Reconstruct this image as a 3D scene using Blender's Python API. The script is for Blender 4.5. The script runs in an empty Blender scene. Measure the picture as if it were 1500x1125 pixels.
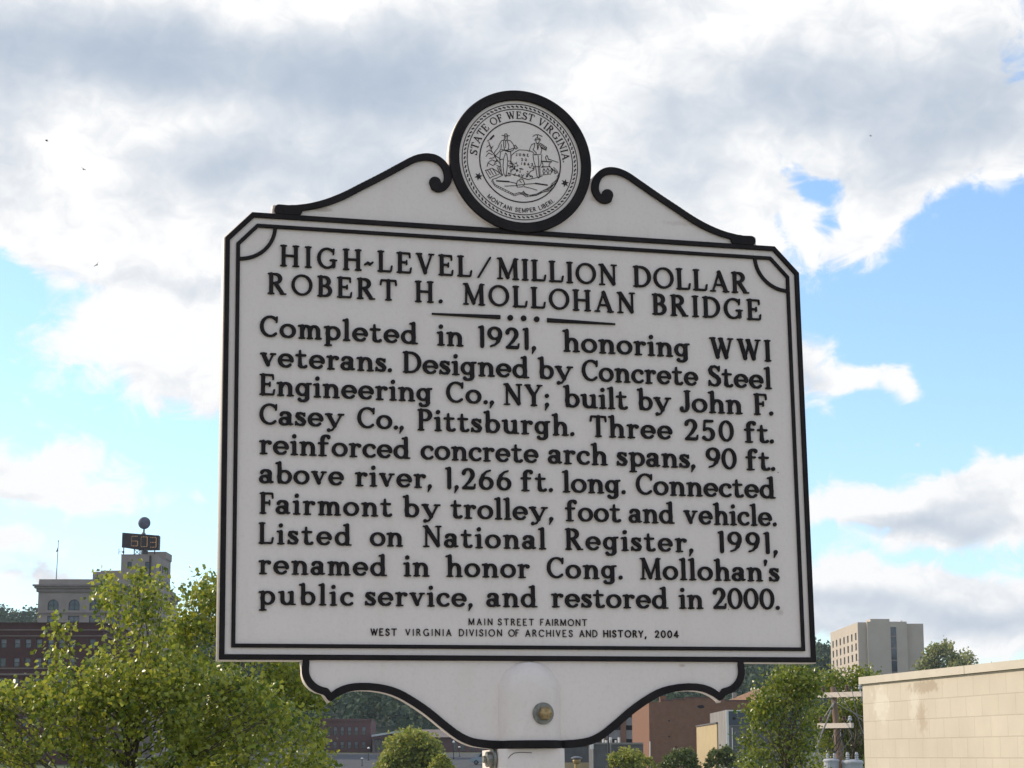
import bpy, bmesh, math, random
import numpy as np
from mathutils import Vector, Matrix

# ------------------------------------------------------------------ camera, light, exposure
SC = bpy.context.scene
COL = SC.collection
R = math.radians
F, PITCH, EYE = 3000.0, 0.18, 1.65                # focal length in pixels of the 1500 x 1125 photo, tilt, eye height
cam_data = bpy.data.cameras.new('camera')
cam = bpy.data.objects.new('camera', cam_data)
COL.objects.link(cam)
cam.location = (0, 0, EYE)
cam.rotation_euler = (math.pi/2 + PITCH, 0, 0)
cam_data.sensor_width = 36.0
cam_data.lens = 36.0*F/1500.0
cam_data.clip_start = 0.05
cam_data.clip_end = 6000.0
SC.camera = cam
CP, SP = math.cos(PITCH), math.sin(PITCH)

def ray(px, py):
    u, v = (px-750)/F, (562.5-py)/F
    return Vector((u, CP - v*SP, SP + v*CP))
def at(px, py, Y):
    d = ray(px, py)
    d = d*(Y/d.y)
    return Vector((d.x, d.y, d.z+EYE))

SUN_EL, SUN_AZ = R(30), R(-70)                      # azimuth from +Y towards +X
sun_to = Vector((math.cos(SUN_EL)*math.sin(SUN_AZ), math.cos(SUN_EL)*math.cos(SUN_AZ), math.sin(SUN_EL)))
sun_data = bpy.data.lights.new('sun', 'SUN')
sun_data.energy = 4.0
sun_data.angle = R(0.5)
sun_data.color = (1.0, 0.86, 0.68)
sun = bpy.data.objects.new('sun', sun_data)
COL.objects.link(sun)
sun.rotation_euler = (-sun_to).to_track_quat('-Z', 'Y').to_euler()
sun.location = (-30, 10, 40)

SC.view_settings.view_transform = 'Standard'
SC.view_settings.look = 'None'
SC.view_settings.exposure = 0.0
SC.view_settings.gamma = 1.0

# ---- world: clear-sky texture with cumulus laid out by compass direction
world = bpy.data.worlds.new('World')
SC.world = world
world.use_nodes = True
wt = world.node_tree
for n in list(wt.nodes): wt.nodes.remove(n)
def wn(t, **k):
    n = wt.nodes.new(t)
    for a, b in k.items(): setattr(n, a, b)
    return n
def wl(a, b): wt.links.new(a, b)
def setin(sock, v):
    if hasattr(v, 'is_linked') or isinstance(v, bpy.types.NodeSocket): wl(v, sock)
    else: sock.default_value = v
def wm(op, a, b=0.0, c=None, clamp=False):
    n = wn('ShaderNodeMath', operation=op, use_clamp=clamp)
    setin(n.inputs[0], a); setin(n.inputs[1], b)
    if c is not None: setin(n.inputs[2], c)
    return n.outputs[0]
def wv(op, a, b):
    n = wn('ShaderNodeVectorMath', operation=op)
    setin(n.inputs[0], a); setin(n.inputs[1], b)
    return n.outputs['Value'] if op == 'DOT_PRODUCT' else n.outputs[0]
sky = wn('ShaderNodeTexSky', sky_type='NISHITA', sun_disc=False, sun_elevation=SUN_EL, sun_rotation=SUN_AZ,
         altitude=300, air_density=1.0, dust_density=0.9, ozone_density=1.5)
tc = wn('ShaderNodeTexCoord')
sep = wn('ShaderNodeSeparateXYZ'); wl(tc.outputs['Generated'], sep.inputs[0])
az = wm('ARCTAN2', sep.outputs[0], sep.outputs[1])
el = wm('ARCSINE', sep.outputs[2])
azd, eld = wm('MULTIPLY', az, 57.2958), wm('MULTIPLY', el, 57.2958)
cmb = wn('ShaderNodeCombineXYZ'); wl(azd, cmb.inputs[0]); wl(eld, cmb.inputs[1])
ANG = cmb.outputs[0]                               # (azimuth, elevation) in degrees
def wnoise(scale, detail, rough, off=(0, 0, 0), stretch=(1, 1, 1), dist=0.0):
    m = wn('ShaderNodeMapping'); wl(ANG, m.inputs['Vector'])
    m.inputs['Location'].default_value = off; m.inputs['Scale'].default_value = stretch
    n = wn('ShaderNodeTexNoise', noise_dimensions='2D')
    wl(m.outputs[0], n.inputs['Vector'])
    n.inputs['Scale'].default_value = scale; n.inputs['Detail'].default_value = detail
    n.inputs['Roughness'].default_value = rough; n.inputs['Distortion'].default_value = dist
    return n
warp = wnoise(0.30, 5, 0.55)
wsub = wv('SUBTRACT', warp.outputs['Color'], (0.5, 0.5, 0.5))
warped = wv('ADD', ANG, wv('MULTIPLY', wsub, (1.9, 1.5, 0)))
def ang(px, py):
    d = ray(px, py).normalized()
    return math.degrees(math.atan2(d.x, d.y)), math.degrees(math.asin(d.z))
PXDEG = 57.2958/F
def blobs(lst):
    tot = None
    for (px, py, rx, ry, w) in lst:
        a, e = ang(px, py)
        q = wv('MULTIPLY', wv('SUBTRACT', warped, (a, e, 0)), (1/(rx*PXDEG), 1/(ry*PXDEG), 0))
        g = wm('MULTIPLY', wm('EXPONENT', wm('MULTIPLY', wv('DOT_PRODUCT', q, q), -1.0)), w)
        tot = g if tot is None else wm('ADD', tot, g)
    return tot
COVER = [(500, 110, 200, 90, .5), (1450, 940, 120, 40, .45), (1240, 930, 90, 30, .3), (60, 60, 330, 190, .85), (420, 90, 330, 200, .8), (760, 120, 330, 200, .85), (1080, 120, 300, 190, .85), (1400, 70, 210, 150, .8),
         (150, 290, 260, 110, .7), (480, 300, 240, 130, .6), (250, 470, 190, 100, .85), (330, 540, 110, 60, .7), (150, 500, 110, 60, .5), (40, 330, 90, 60, .4),
         (1090, 290, 170, 130, .7), (1270, 345, 60, 48, .75), (1330, 250, 110, 70, .6), (1490, 200, 60, 55, .5),
         (1168, 240, 30, 24, -.8), (1204, 272, 44, 22, -1.0), (1230, 312, 22, 34, -.75), (1130, 228, 18, 12, -.5), (1155, 330, 14, 14, -.4), (0, 455, 80, 60, -.6), (110, 436, 60, 22, -.4), (985, 40, 30, 18, -.4), (1480, 90, 34, 50, -.35),
         (1450, 350, 130, 70, -.5), (1300, 460, 140, 50, -.35), (1420, 590, 100, 60, -.3),
         (40, 690, 120, 42, .9), (140, 735, 110, 26, .75), (100, 665, 40, 30, .5), (20, 800, 80, 22, .7), (70, 850, 170, 22, .6), (285, 728, 25, 12, .4),
         (1190, 530, 36, 52, .9), (1255, 562, 42, 20, .8), (1318, 570, 30, 26, .85), (1330, 650, 8, 8, .4),
         (1260, 735, 110, 32, .9), (1400, 745, 120, 38, .9), (1500, 720, 80, 45, .9), (1430, 690, 60, 20, .5), (1390, 790, 160, 16, .35),
         (1240, 850, 120, 36, .8), (1400, 865, 150, 34, .85), (1500, 900, 160, 40, .7), (1300, 910, 200, 30, .6)]
GREY = [(70, 90, 200, 60, .35), (560, 80, 160, 60, .3), (250, 60, 160, 50, .25), (110, 55, 260, 62, .9), (600, 130, 260, 75, .95), (380, 120, 200, 55, .6), (330, 245, 170, 42, .75), (530, 275, 140, 50, .6), (20, 160, 70, 40, .3), (10, 220, 40, 60, .4),
        (1180, 125, 110, 55, .8), (1400, 160, 130, 80, .75), (1330, 245, 100, 60, .5), (1000, 165, 120, 45, .55), (820, 20, 120, 35, .6), (950, 245, 160, 60, .35), (980, 300, 120, 60, .3),
        (300, 420, 120, 30, .35), (1195, 560, 30, 28, .5), (1340, 765, 110, 18, .95), (1460, 770, 50, 20, .4), (1250, 880, 110, 18, .65), (1420, 905, 140, 20, .6), (1420, 735, 60, 14, .35), (1200, 145, 200, 70, .3), (1440, 60, 80, 50, .3),
        (30, 735, 60, 16, .4), (30, 835, 60, 14, .6), (120, 860, 80, 14, .5), (1200, 930, 120, 20, .4)]
fine = wnoise(0.85, 9, 0.60, (3.1, 7.7, 0), (1, 1.35, 1), 0.4).outputs['Fac']
broad = wnoise(0.045, 3, 0.5, (11.3, 2.0, 0), (1, 1.6, 1)).outputs['Fac']
cov = blobs(COVER)
# in the rest of the sky the cover follows a broad noise
front = wn('ShaderNodeMapRange', interpolation_type='SMOOTHSTEP'); wl(wm('ABSOLUTE', azd), front.inputs['Value'])
front.inputs['From Min'].default_value = 17; front.inputs['From Max'].default_value = 26
up = wn('ShaderNodeMapRange', interpolation_type='SMOOTHSTEP'); wl(eld, up.inputs['Value'])
up.inputs['From Min'].default_value = 21; up.inputs['From Max'].default_value = 30
away = wm('MAXIMUM', front.outputs[0], up.outputs[0])
gen = wm('MULTIPLY', wm('SUBTRACT', broad, 0.40), 5.0)
cov = wm('ADD', wm('MULTIPLY', cov, wm('SUBTRACT', 1.0, away)), wm('MULTIPLY', gen, away))
dens = wm('ADD', cov, wm('MULTIPLY', wm('SUBTRACT', fine, 0.5), 1.2))
al = wn('ShaderNodeMapRange', interpolation_type='SMOOTHSTEP'); wl(dens, al.inputs['Value'])
al.inputs['From Min'].default_value = 0.16; al.inputs['From Max'].default_value = 0.68
soft = wnoise(0.22, 6, 0.52, (5.0, 1.0, 0), (1, 1.6, 1)).outputs['Fac']
gr = wm('ADD', wm('MULTIPLY', blobs(GREY), 0.95), wm('MULTIPLY', wm('SUBTRACT', soft, 0.5), 1.25))
gr = wm('ADD', gr, wm('MULTIPLY', wm('SUBTRACT', 0.5, fine), 0.75))
gr = wm('ADD', gr, wm('MULTIPLY', away, 0.22))
gr = wm('SUBTRACT', 1.0, wm('EXPONENT', wm('MULTIPLY', wm('MAXIMUM', gr, 0.0), -1.25)))
cr = wn('ShaderNodeValToRGB'); wl(gr, cr.inputs[0])
cr.color_ramp.elements[0].position = 0.05; cr.color_ramp.elements[0].color = (1.03, 1.03, 1.03, 1)
cr.color_ramp.elements[1].position = 0.95; cr.color_ramp.elements[1].color = (.40, .495, .63, 1)
skc = wn('ShaderNodeMix', data_type='RGBA', blend_type='MULTIPLY'); skc.inputs[0].default_value = 1.0
wl(sky.outputs[0], skc.inputs[6]); skc.inputs[7].default_value = (0.19, 0.217, 0.24, 1)
mixc = wn('ShaderNodeMix', data_type='RGBA'); wl(al.outputs[0], mixc.inputs[0])
wl(skc.outputs[2], mixc.inputs[6]); wl(cr.outputs[0], mixc.inputs[7])
# the Background runs at 0.1, so the mixed radiance is scaled by ten
ten = wn('ShaderNodeMix', data_type='RGBA', blend_type='MULTIPLY'); ten.inputs[0].default_value = 1.0
ten.clamp_result = False
wl(mixc.outputs[2], ten.inputs[6]); ten.inputs[7].default_value = (10, 10, 10, 1)
bg = wn('ShaderNodeBackground'); wl(ten.outputs[2], bg.inputs[0]); bg.inputs[1].default_value = 0.1
wo = wn('ShaderNodeOutputWorld'); wl(bg.outputs[0], wo.inputs[0])

# ------------------------------------------------------------------ helpers
rng = random.Random(7)
nrg = np.random.default_rng(11)

def tag(o, label=None, cat=None, group=None, kind=None):
    if label: o['label'] = label
    if cat: o['category'] = cat
    if group: o['group'] = group
    if kind: o['kind'] = kind
    return o
def empty(name, loc=(0, 0, 0), rotz=0.0):
    o = bpy.data.objects.new(name, None)
    COL.objects.link(o)
    o.location = loc; o.rotation_euler = (0, 0, rotz); o.empty_display_size = 0.2
    return o
def link_mesh(name, me, mat, parent=None):
    o = bpy.data.objects.new(name, me)
    COL.objects.link(o)
    for m in (mat if isinstance(mat, (list, tuple)) else [mat]): me.materials.append(m)
    if parent: o.parent = parent
    return o
def obj(name, bm, mat, parent=None, smooth=False):
    me = bpy.data.meshes.new(name)
    bmesh.ops.recalc_face_normals(bm, faces=bm.faces)
    bm.to_mesh(me); bm.free()
    if smooth:
        for p in me.polygons: p.use_smooth = True
    return link_mesh(name, me, mat, parent)
def np_mesh(name, verts, faces, mat, parent=None, k=4):
    me = bpy.data.meshes.new(name)
    nv, nf = len(verts), len(faces)
    me.vertices.add(nv); me.vertices.foreach_set('co', np.asarray(verts, np.float32).ravel())
    me.loops.add(nf*k); me.loops.foreach_set('vertex_index', np.asarray(faces, np.int32).ravel())
    me.polygons.add(nf)
    me.polygons.foreach_set('loop_start', np.arange(0, nf*k, k, dtype=np.int32))
    me.update(calc_edges=True); me.validate()
    return link_mesh(name, me, mat, parent)
def box(bm, x0, x1, y0, y1, z0, z1):
    vs = [bm.verts.new(p) for p in ((x0, y0, z0), (x1, y0, z0), (x1, y1, z0), (x0, y1, z0), (x0, y0, z1), (x1, y0, z1), (x1, y1, z1), (x0, y1, z1))]
    for f in ((0, 3, 2, 1), (4, 5, 6, 7), (0, 1, 5, 4), (1, 2, 6, 5), (2, 3, 7, 6), (3, 0, 4, 7)):
        bm.faces.new([vs[i] for i in f])
def tube(bm, pts, rad, n=8, cap=True):
    pts = [Vector(p) for p in pts]
    if not isinstance(rad, (list, tuple)): rad = [rad]*len(pts)
    rings = []
    for i, p in enumerate(pts):
        t = (pts[min(i+1, len(pts)-1)] - pts[max(i-1, 0)]).normalized()
        a = t.cross(Vector((0.31, 0.9, 0.2))).normalized(); b = t.cross(a)
        rings.append([bm.verts.new(p + (a*math.cos(6.28318*k/n) + b*math.sin(6.28318*k/n))*rad[i]) for k in range(n)])
    for r0, r1 in zip(rings, rings[1:]):
        for k in range(n): bm.faces.new((r0[k], r0[(k+1) % n], r1[(k+1) % n], r1[k]))
    if cap:
        bm.faces.new(rings[0][::-1]); bm.faces.new(rings[-1])
def lathe(bm, prof, n=20, M=None):
    """profile of (radius, z)"""
    rings = []
    for r, z in prof:
        rings.append([bm.verts.new((r*math.cos(6.28318*k/n), r*math.sin(6.28318*k/n), z)) for k in range(n)])
    for r0, r1 in zip(rings, rings[1:]):
        for k in range(n): bm.faces.new((r0[k], r0[(k+1) % n], r1[(k+1) % n], r1[k]))
    bm.faces.new(rings[0][::-1]); bm.faces.new(rings[-1])
    if M is not None: bmesh.ops.transform(bm, matrix=M, verts=[v for r in rings for v in r])
def sphere(bm, c, r, u=14, v=10, scale=(1, 1, 1)):
    M = Matrix.Translation(c) @ Matrix.Diagonal((scale[0], scale[1], scale[2], 1))
    bmesh.ops.create_uvsphere(bm, u_segments=u, v_segments=v, radius=r, matrix=M)

# ------------------------------------------------------------------ materials
def new_mat(name):
    m = bpy.data.materials.new(name); m.use_nodes = True
    return m, m.node_tree, m.node_tree.nodes['Principled BSDF']
def mat(name, col, rough=0.8, var=0.12, scale=6.0, bump=0.0, metal=0.0, spec=0.3, stretch=(1, 1, 1), detail=5):
    m, t, b = new_mat(name)
    b.inputs['Roughness'].default_value = rough; b.inputs['Metallic'].default_value = metal
    b.inputs['Specular IOR Level'].default_value = spec
    c = t.nodes.new('ShaderNodeTexCoord'); mp = t.nodes.new('ShaderNodeMapping'); nz = t.nodes.new('ShaderNodeTexNoise')
    t.links.new(c.outputs['Object'], mp.inputs[0]); mp.inputs['Scale'].default_value = stretch
    t.links.new(mp.outputs[0], nz.inputs['Vector'])
    nz.inputs['Scale'].default_value = scale; nz.inputs['Detail'].default_value = detail; nz.inputs['Roughness'].default_value = 0.6
    rp = t.nodes.new('ShaderNodeValToRGB'); t.links.new(nz.outputs['Fac'], rp.inputs[0])
    rp.color_ramp.elements[0].position = 0.3; rp.color_ramp.elements[1].position = 0.7
    rp.color_ramp.elements[0].color = tuple(x*(1-var) for x in col)+(1,)
    rp.color_ramp.elements[1].color = tuple(min(1, x*(1+var)) for x in col)+(1,)
    t.links.new(rp.outputs[0], b.inputs['Base Color'])
    if bump:
        bp = t.nodes.new('ShaderNodeBump'); bp.inputs['Strength'].default_value = bump; bp.inputs['Distance'].default_value = 0.01
        t.links.new(nz.outputs['Fac'], bp.inputs['Height']); t.links.new(bp.outputs[0], b.inputs['Normal'])
    return m
def brick_mat(name, c1, c2, mortar, bw, bh, ms=0.012, rough=0.9, bump=0.3, axis='XZ', stains=None, var=0.15):
    m, t, b = new_mat(name)
    b.inputs['Roughness'].default_value = rough; b.inputs['Specular IOR Level'].default_value = 0.2
    c = t.nodes.new('ShaderNodeTexCoord'); s = t.nodes.new('ShaderNodeSeparateXYZ'); k = t.nodes.new('ShaderNodeCombineXYZ')
    t.links.new(c.outputs['Object'], s.inputs[0])
    ad = t.nodes.new('ShaderNodeMath'); ad.operation = 'ADD'
    t.links.new(s.outputs[0], ad.inputs[0]); t.links.new(s.outputs[1], ad.inputs[1])
    t.links.new(ad.outputs[0], k.inputs[0]); t.links.new(s.outputs[2], k.inputs[1])
    br = t.nodes.new('ShaderNodeTexBrick'); t.links.new(k.outputs[0], br.inputs['Vector'])
    br.inputs['Color1'].default_value = (*c1, 1); br.inputs['Color2'].default_value = (*c2, 1); br.inputs['Mortar'].default_value = (*mortar, 1)
    br.inputs['Scale'].default_value = 1.0; br.inputs['Brick Width'].default_value = bw; br.inputs['Row Height'].default_value = bh
    br.inputs['Mortar Size'].default_value = ms; br.inputs['Mortar Smooth'].default_value = 0.3
    nz = t.nodes.new('ShaderNodeTexNoise'); t.links.new(c.outputs['Object'], nz.inputs['Vector'])
    nz.inputs['Scale'].default_value = 0.9/bw*0.4; nz.inputs['Detail'].default_value = 7; nz.inputs['Roughness'].default_value = 0.65
    mr = t.nodes.new('ShaderNodeMapRange'); t.links.new(nz.outputs['Fac'], mr.inputs['Value'])
    mr.inputs['From Min'].default_value = 0.25; mr.inputs['From Max'].default_value = 0.75
    mr.inputs['To Min'].default_value = 1-var; mr.inputs['To Max'].default_value = 1+var
    mx = t.nodes.new('ShaderNodeMix'); mx.data_type = 'RGBA'; mx.blend_type = 'MULTIPLY'; mx.inputs[0].default_value = 1
    t.links.new(br.outputs['Color'], mx.inputs[6]); t.links.new(mr.outputs[0], mx.inputs[7])
    out = mx.outputs[2]
    for (pt, rad, colr, amount) in (stains or []):
        d = t.nodes.new('ShaderNodeVectorMath'); d.operation = 'SUBTRACT'
        t.links.new(c.outputs['Object'], d.inputs[0]); d.inputs[1].default_value = pt
        sc = t.nodes.new('ShaderNodeVectorMath'); sc.operation = 'MULTIPLY'
        t.links.new(d.outputs[0], sc.inputs[0]); sc.inputs[1].default_value = (1/rad[0], 1/rad[0], 1/rad[1])
        ln = t.nodes.new('ShaderNodeVectorMath'); ln.operation = 'LENGTH'; t.links.new(sc.outputs[0], ln.inputs[0])
        n2 = t.nodes.new('ShaderNodeTexNoise'); t.links.new(c.outputs['Object'], n2.inputs['Vector'])
        n2.inputs['Scale'].default_value = 9; n2.inputs['Detail'].default_value = 8; n2.inputs['Roughness'].default_value = 0.7
        a1 = t.nodes.new('ShaderNodeMath'); a1.operation = 'SUBTRACT'; t.links.new(n2.outputs['Fac'], a1.inputs[0])
        a2 = t.nodes.new('ShaderNodeMath'); a2.operation = 'MULTIPLY'; t.links.new(ln.outputs['Value'], a2.inputs[0]); a2.inputs[1].default_value = 0.32
        t.links.new(a2.outputs[0], a1.inputs[1])
        m2 = t.nodes.new('ShaderNodeMapRange'); t.links.new(a1.outputs[0], m2.inputs['Value'])
        m2.inputs['From Min'].default_value = 0.22; m2.inputs['From Max'].default_value = 0.36; m2.inputs['To Max'].default_value = amount
        m3 = t.nodes.new('ShaderNodeMix'); m3.data_type = 'RGBA'
        t.links.new(m2.outputs[0], m3.inputs[0]); t.links.new(out, m3.inputs[6]); m3.inputs[7].default_value = (*colr, 1)
        out = m3.outputs[2]
    t.links.new(out, b.inputs['Base Color'])
    bp = t.nodes.new('ShaderNodeBump'); bp.inputs['Strength'].default_value = bump; bp.inputs['Distance'].default_value = 0.008
    iv = t.nodes.new('ShaderNodeMath'); iv.operation = 'MULTIPLY_ADD'; iv.inputs[1].default_value = -1.0
    t.links.new(br.outputs['Fac'], iv.inputs[0]); t.links.new(nz.outputs['Fac'], iv.inputs[2])
    t.links.new(iv.outputs[0], bp.inputs['Height']); t.links.new(bp.outputs[0], b.inputs['Normal'])
    return m
def leaf_mat(name, dark, light, gloss=0.35, trans=0.35):
    m, t, b = new_mat(name)
    g = t.nodes.new('ShaderNodeNewGeometry'); rp = t.nodes.new('ShaderNodeValToRGB')
    t.links.new(g.outputs['Random Per Island'], rp.inputs[0])
    rp.color_ramp.elements[0].color = (*dark, 1); rp.color_ramp.elements[1].color = (*light, 1)
    e = rp.color_ramp.elements.new(0.95); e.color = (light[0]*1.5, light[1]*1.15, light[2], 1)
    rp.color_ramp.elements[1].position = 0.8
    t.links.new(rp.outputs[0], b.inputs['Base Color'])
    b.inputs['Roughness'].default_value = gloss; b.inputs['Specular IOR Level'].default_value = 0.5
    tr = t.nodes.new('ShaderNodeBsdfTranslucent'); hs = t.nodes.new('ShaderNodeHueSaturation')
    hs.inputs['Hue'].default_value = 0.49; hs.inputs['Value'].default_value = 1.3
    t.links.new(rp.outputs[0], hs.inputs['Color']); t.links.new(hs.outputs[0], tr.inputs[0])
    ms = t.nodes.new('ShaderNodeMixShader'); ms.inputs[0].default_value = trans
    t.links.new(b.outputs[0], ms.inputs[1]); t.links.new(tr.outputs[0], ms.inputs[2])
    t.links.new(ms.outputs[0], t.nodes['Material Output'].inputs[0])
    return m
SIGN_STAINS = [((-.135, 0, 2.645), (.022, .010), .45), ((.135, 0, 2.645), (.018, .010), .40), ((-.37, 0, 2.592), (.050, .007), .55), ((.30, 0, 2.61), (.06, .008), .25),
               ((-.30, 0, 1.965), (.012, .012), .35), ((.28, 0, 1.805), (.012, .006), .6), ((.47, 0, 1.90), (.012, .008), .4)]
def sign_paint():
    m, t, b = new_mat('off_white_sign_paint')
    b.inputs['Roughness'].default_value = 0.5; b.inputs['Specular IOR Level'].default_value = 0.35
    c = t.nodes.new('ShaderNodeTexCoord')
    def nz(scale, det, rough=0.6, vec=None):
        n = t.nodes.new('ShaderNodeTexNoise'); t.links.new(vec or c.outputs['Object'], n.inputs['Vector'])
        n.inputs['Scale'].default_value = scale; n.inputs['Detail'].default_value = det; n.inputs['Roughness'].default_value = rough
        return n.outputs['Fac']
    mp = t.nodes.new('ShaderNodeMapping'); t.links.new(c.outputs['Object'], mp.inputs[0]); mp.inputs['Scale'].default_value = (1, 1, .25)
    def ramp(f, p0, c0, p1, c1):
        r = t.nodes.new('ShaderNodeValToRGB'); t.links.new(f, r.inputs[0])
        r.color_ramp.elements[0].position = p0; r.color_ramp.elements[0].color = (*c0, 1)
        r.color_ramp.elements[1].position = p1; r.color_ramp.elements[1].color = (*c1, 1)
        return r.outputs[0]
    def mult(a, q):
        x = t.nodes.new('ShaderNodeMix'); x.data_type = 'RGBA'; x.blend_type = 'MULTIPLY'; x.inputs[0].default_value = 1
        t.links.new(a, x.inputs[6]); t.links.new(q, x.inputs[7]); return x.outputs[2]
    base = ramp(nz(5, 6), .3, (.785, .680, .615), .7, (.81, .705, .64))
    streak = ramp(nz(26, 5, .6, mp.outputs[0]), .2, (.95, .93, .91), .5, (1, 1, 1))
    grime = ramp(nz(140, 3), .28, (.95, .94, .93), .5, (1, 1, 1))
    vo = t.nodes.new('ShaderNodeTexVoronoi'); vo.inputs['Scale'].default_value = 26; t.links.new(c.outputs['Object'], vo.inputs['Vector'])
    chips = ramp(vo.outputs['Distance'], .020, (.16, .13, .11), .045, (1, 1, 1))
    gate = nz(9, 2)
    gr_ = t.nodes.new('ShaderNodeMapRange'); t.links.new(gate, gr_.inputs['Value']); gr_.inputs['From Min'].default_value = .56; gr_.inputs['From Max'].default_value = .6
    col = mult(mult(base, streak), grime)
    cm = t.nodes.new('ShaderNodeMix'); cm.data_type = 'RGBA'; t.links.new(gr_.outputs[0], cm.inputs[0]); t.links.new(col, cm.inputs[6]); t.links.new(mult(col, chips), cm.inputs[7])
    out = cm.outputs[2]
    for (pt, rad, amount) in SIGN_STAINS:
        d = t.nodes.new('ShaderNodeVectorMath'); d.operation = 'SUBTRACT'; t.links.new(c.outputs['Object'], d.inputs[0]); d.inputs[1].default_value = pt
        q = t.nodes.new('ShaderNodeVectorMath'); q.operation = 'MULTIPLY'; t.links.new(d.outputs[0], q.inputs[0]); q.inputs[1].default_value = (1/rad[0], 0, 1/rad[1])
        l = t.nodes.new('ShaderNodeVectorMath'); l.operation = 'LENGTH'; t.links.new(q.outputs[0], l.inputs[0])
        m1 = t.nodes.new('ShaderNodeMath'); m1.operation = 'MULTIPLY_ADD'; t.links.new(nz(45, 6, .7), m1.inputs[0]); m1.inputs[1].default_value = -1.6; t.links.new(l.outputs['Value'], m1.inputs[2])
        r = t.nodes.new('ShaderNodeMapRange'); t.links.new(m1.outputs[0], r.inputs['Value']); r.inputs['From Min'].default_value = -.1; r.inputs['From Max'].default_value = -.6; r.inputs['To Max'].default_value = amount
        mm = t.nodes.new('ShaderNodeMix'); mm.data_type = 'RGBA'; t.links.new(r.outputs[0], mm.inputs[0]); t.links.new(out, mm.inputs[6]); mm.inputs[7].default_value = (.42, .31, .24, 1)
        out = mm.outputs[2]
    t.links.new(out, b.inputs['Base Color'])
    bp = t.nodes.new('ShaderNodeBump'); bp.inputs['Strength'].default_value = .25; bp.inputs['Distance'].default_value = .001
    t.links.new(nz(260, 3), bp.inputs['Height']); t.links.new(bp.outputs[0], b.inputs['Normal'])
    return m
def glass_mat(name, col, rough=0.08):
    m = mat(name, col, rough=rough, var=0.35, scale=0.6, spec=0.6)
    return m

M_SIGN = sign_paint()
M_BLACK = mat('black_sign_paint', (.0125, .0085, .0085), rough=.6, var=.5, scale=25, bump=.2, spec=.22)
M_ENGRAVE = mat('dark_seal_enamel', (.022, .017, .018), rough=.7, var=.3, scale=80)
M_GALV = mat('galvanised_washer', (.24, .23, .20), rough=.5, var=.3, scale=120, metal=.6)
M_BRASS = mat('rusty_bolt_metal', (.36, .25, .12), rough=.5, var=.4, scale=150, metal=.5)
M_SCRATCH = mat('dark_scratch', (.14, .11, .10), rough=.7)
M_STONE = mat('pale_bank_stone', (.295, .255, .23), rough=.9, var=.12, scale=.5, bump=.2)
M_STONE_TRIM = mat('grey_bank_cornice', (.215, .186, .172), rough=.9, var=.15, scale=.8)
M_GLASS = glass_mat('dim_window_glass', (.045, .06, .075))
M_BLIND = mat('pale_window_blind', (.19, .21, .23), rough=.6, var=.2, scale=.9)
M_DKFRAME = mat('dark_window_frame', (.04, .04, .042), rough=.6)
M_RED = brick_mat('dark_red_brick', (.080, .030, .029), (.066, .025, .025), (.075, .045, .042), .24, .08)
M_REDTRIM = mat('weathered_stone_band', (.20, .155, .135), rough=.9, var=.2, scale=.8)
M_ROOF = mat('grey_roofing', (.13, .12, .12), rough=.95, var=.2, scale=.5)
M_SIGNBOX = mat('dark_sign_steel', (.028, .022, .024), rough=.6, var=.3, scale=2)
M_STEEL = mat('grey_steel', (.16, .16, .17), rough=.5, var=.2, scale=4, metal=.4)
M_BALL = mat('grey_blue_disc_paint', (.10, .105, .14), rough=.6, var=.2, scale=2)
M_CREAM = mat('cream_hotel_stucco', (.49, .425, .345), rough=.95, var=.06, scale=.3)
M_BROWNB = brick_mat('orange_brown_brick', (.23, .112, .066), (.20, .098, .060), (.20, .125, .09), .24, .08)
M_MAROON = brick_mat('maroon_brick', (.15, .075, .07), (.125, .062, .06), (.13, .09, .085), .24, .08)
M_CONC = mat('grey_concrete', (.24, .225, .215), rough=.95, var=.15, scale=.6)
M_DKCONC = mat('dark_grey_render', (.115, .115, .12), rough=.95, var=.2, scale=.7)
M_DARK = mat('dark_opening', (.02, .02, .024), rough=.9)
M_YELLOW = mat('cream_yellow_render', (.45, .35, .205), rough=.95, var=.08, scale=.8)
M_BLUEGREY = mat('blue_grey_panel', (.075, .09, .115), rough=.7, var=.2, scale=.8)
M_WHITE = mat('white_trim', (.70, .68, .64), rough=.7, var=.08, scale=2)
M_PALEROOF = mat('pale_metal_roof', (.52, .55, .54), rough=.55, var=.08, scale=.6)
M_TANROOF = mat('tan_shingle_roof', (.19, .16, .15), rough=.95, var=.2, scale=1)
M_ORANGE = mat('orange_tile_roof', (.40, .22, .12), rough=.9, var=.2, scale=1)
M_WOOD = mat('weathered_pole_wood', (.23, .155, .115), rough=.9, var=.35, scale=6, stretch=(6, 6, .7), bump=.4)
M_ARM = mat('painted_crossarm_wood', (.62, .53, .46), rough=.8, var=.2, scale=8, stretch=(1, 6, 6))
M_PORC = mat('brown_porcelain', (.10, .05, .04), rough=.2)
M_CAN = mat('grey_transformer_paint', (.42, .43, .45), rough=.45, var=.08, scale=5)
M_WIRE = mat('black_cable', (.03, .03, .03), rough=.6)
M_OLDWIRE = mat('grey_cable', (.20, .19, .18), rough=.6)
M_BARK = mat('grey_brown_bark', (.11, .085, .06), rough=.95, var=.35, scale=14, bump=.6, stretch=(1, 1, .3))
M_LEAF = leaf_mat('yellow_green_leaves', (.058, .115, .015), (.255, .335, .046), gloss=.33, trans=.40)
M_LEAF2 = leaf_mat('deep_green_leaves', (.044, .098, .014), (.180, .248, .036), gloss=.32, trans=.38)
M_SHRUB = leaf_mat('bright_shrub_leaves', (.12, .18, .03), (.27, .33, .06), gloss=.5, trans=.35)
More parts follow.
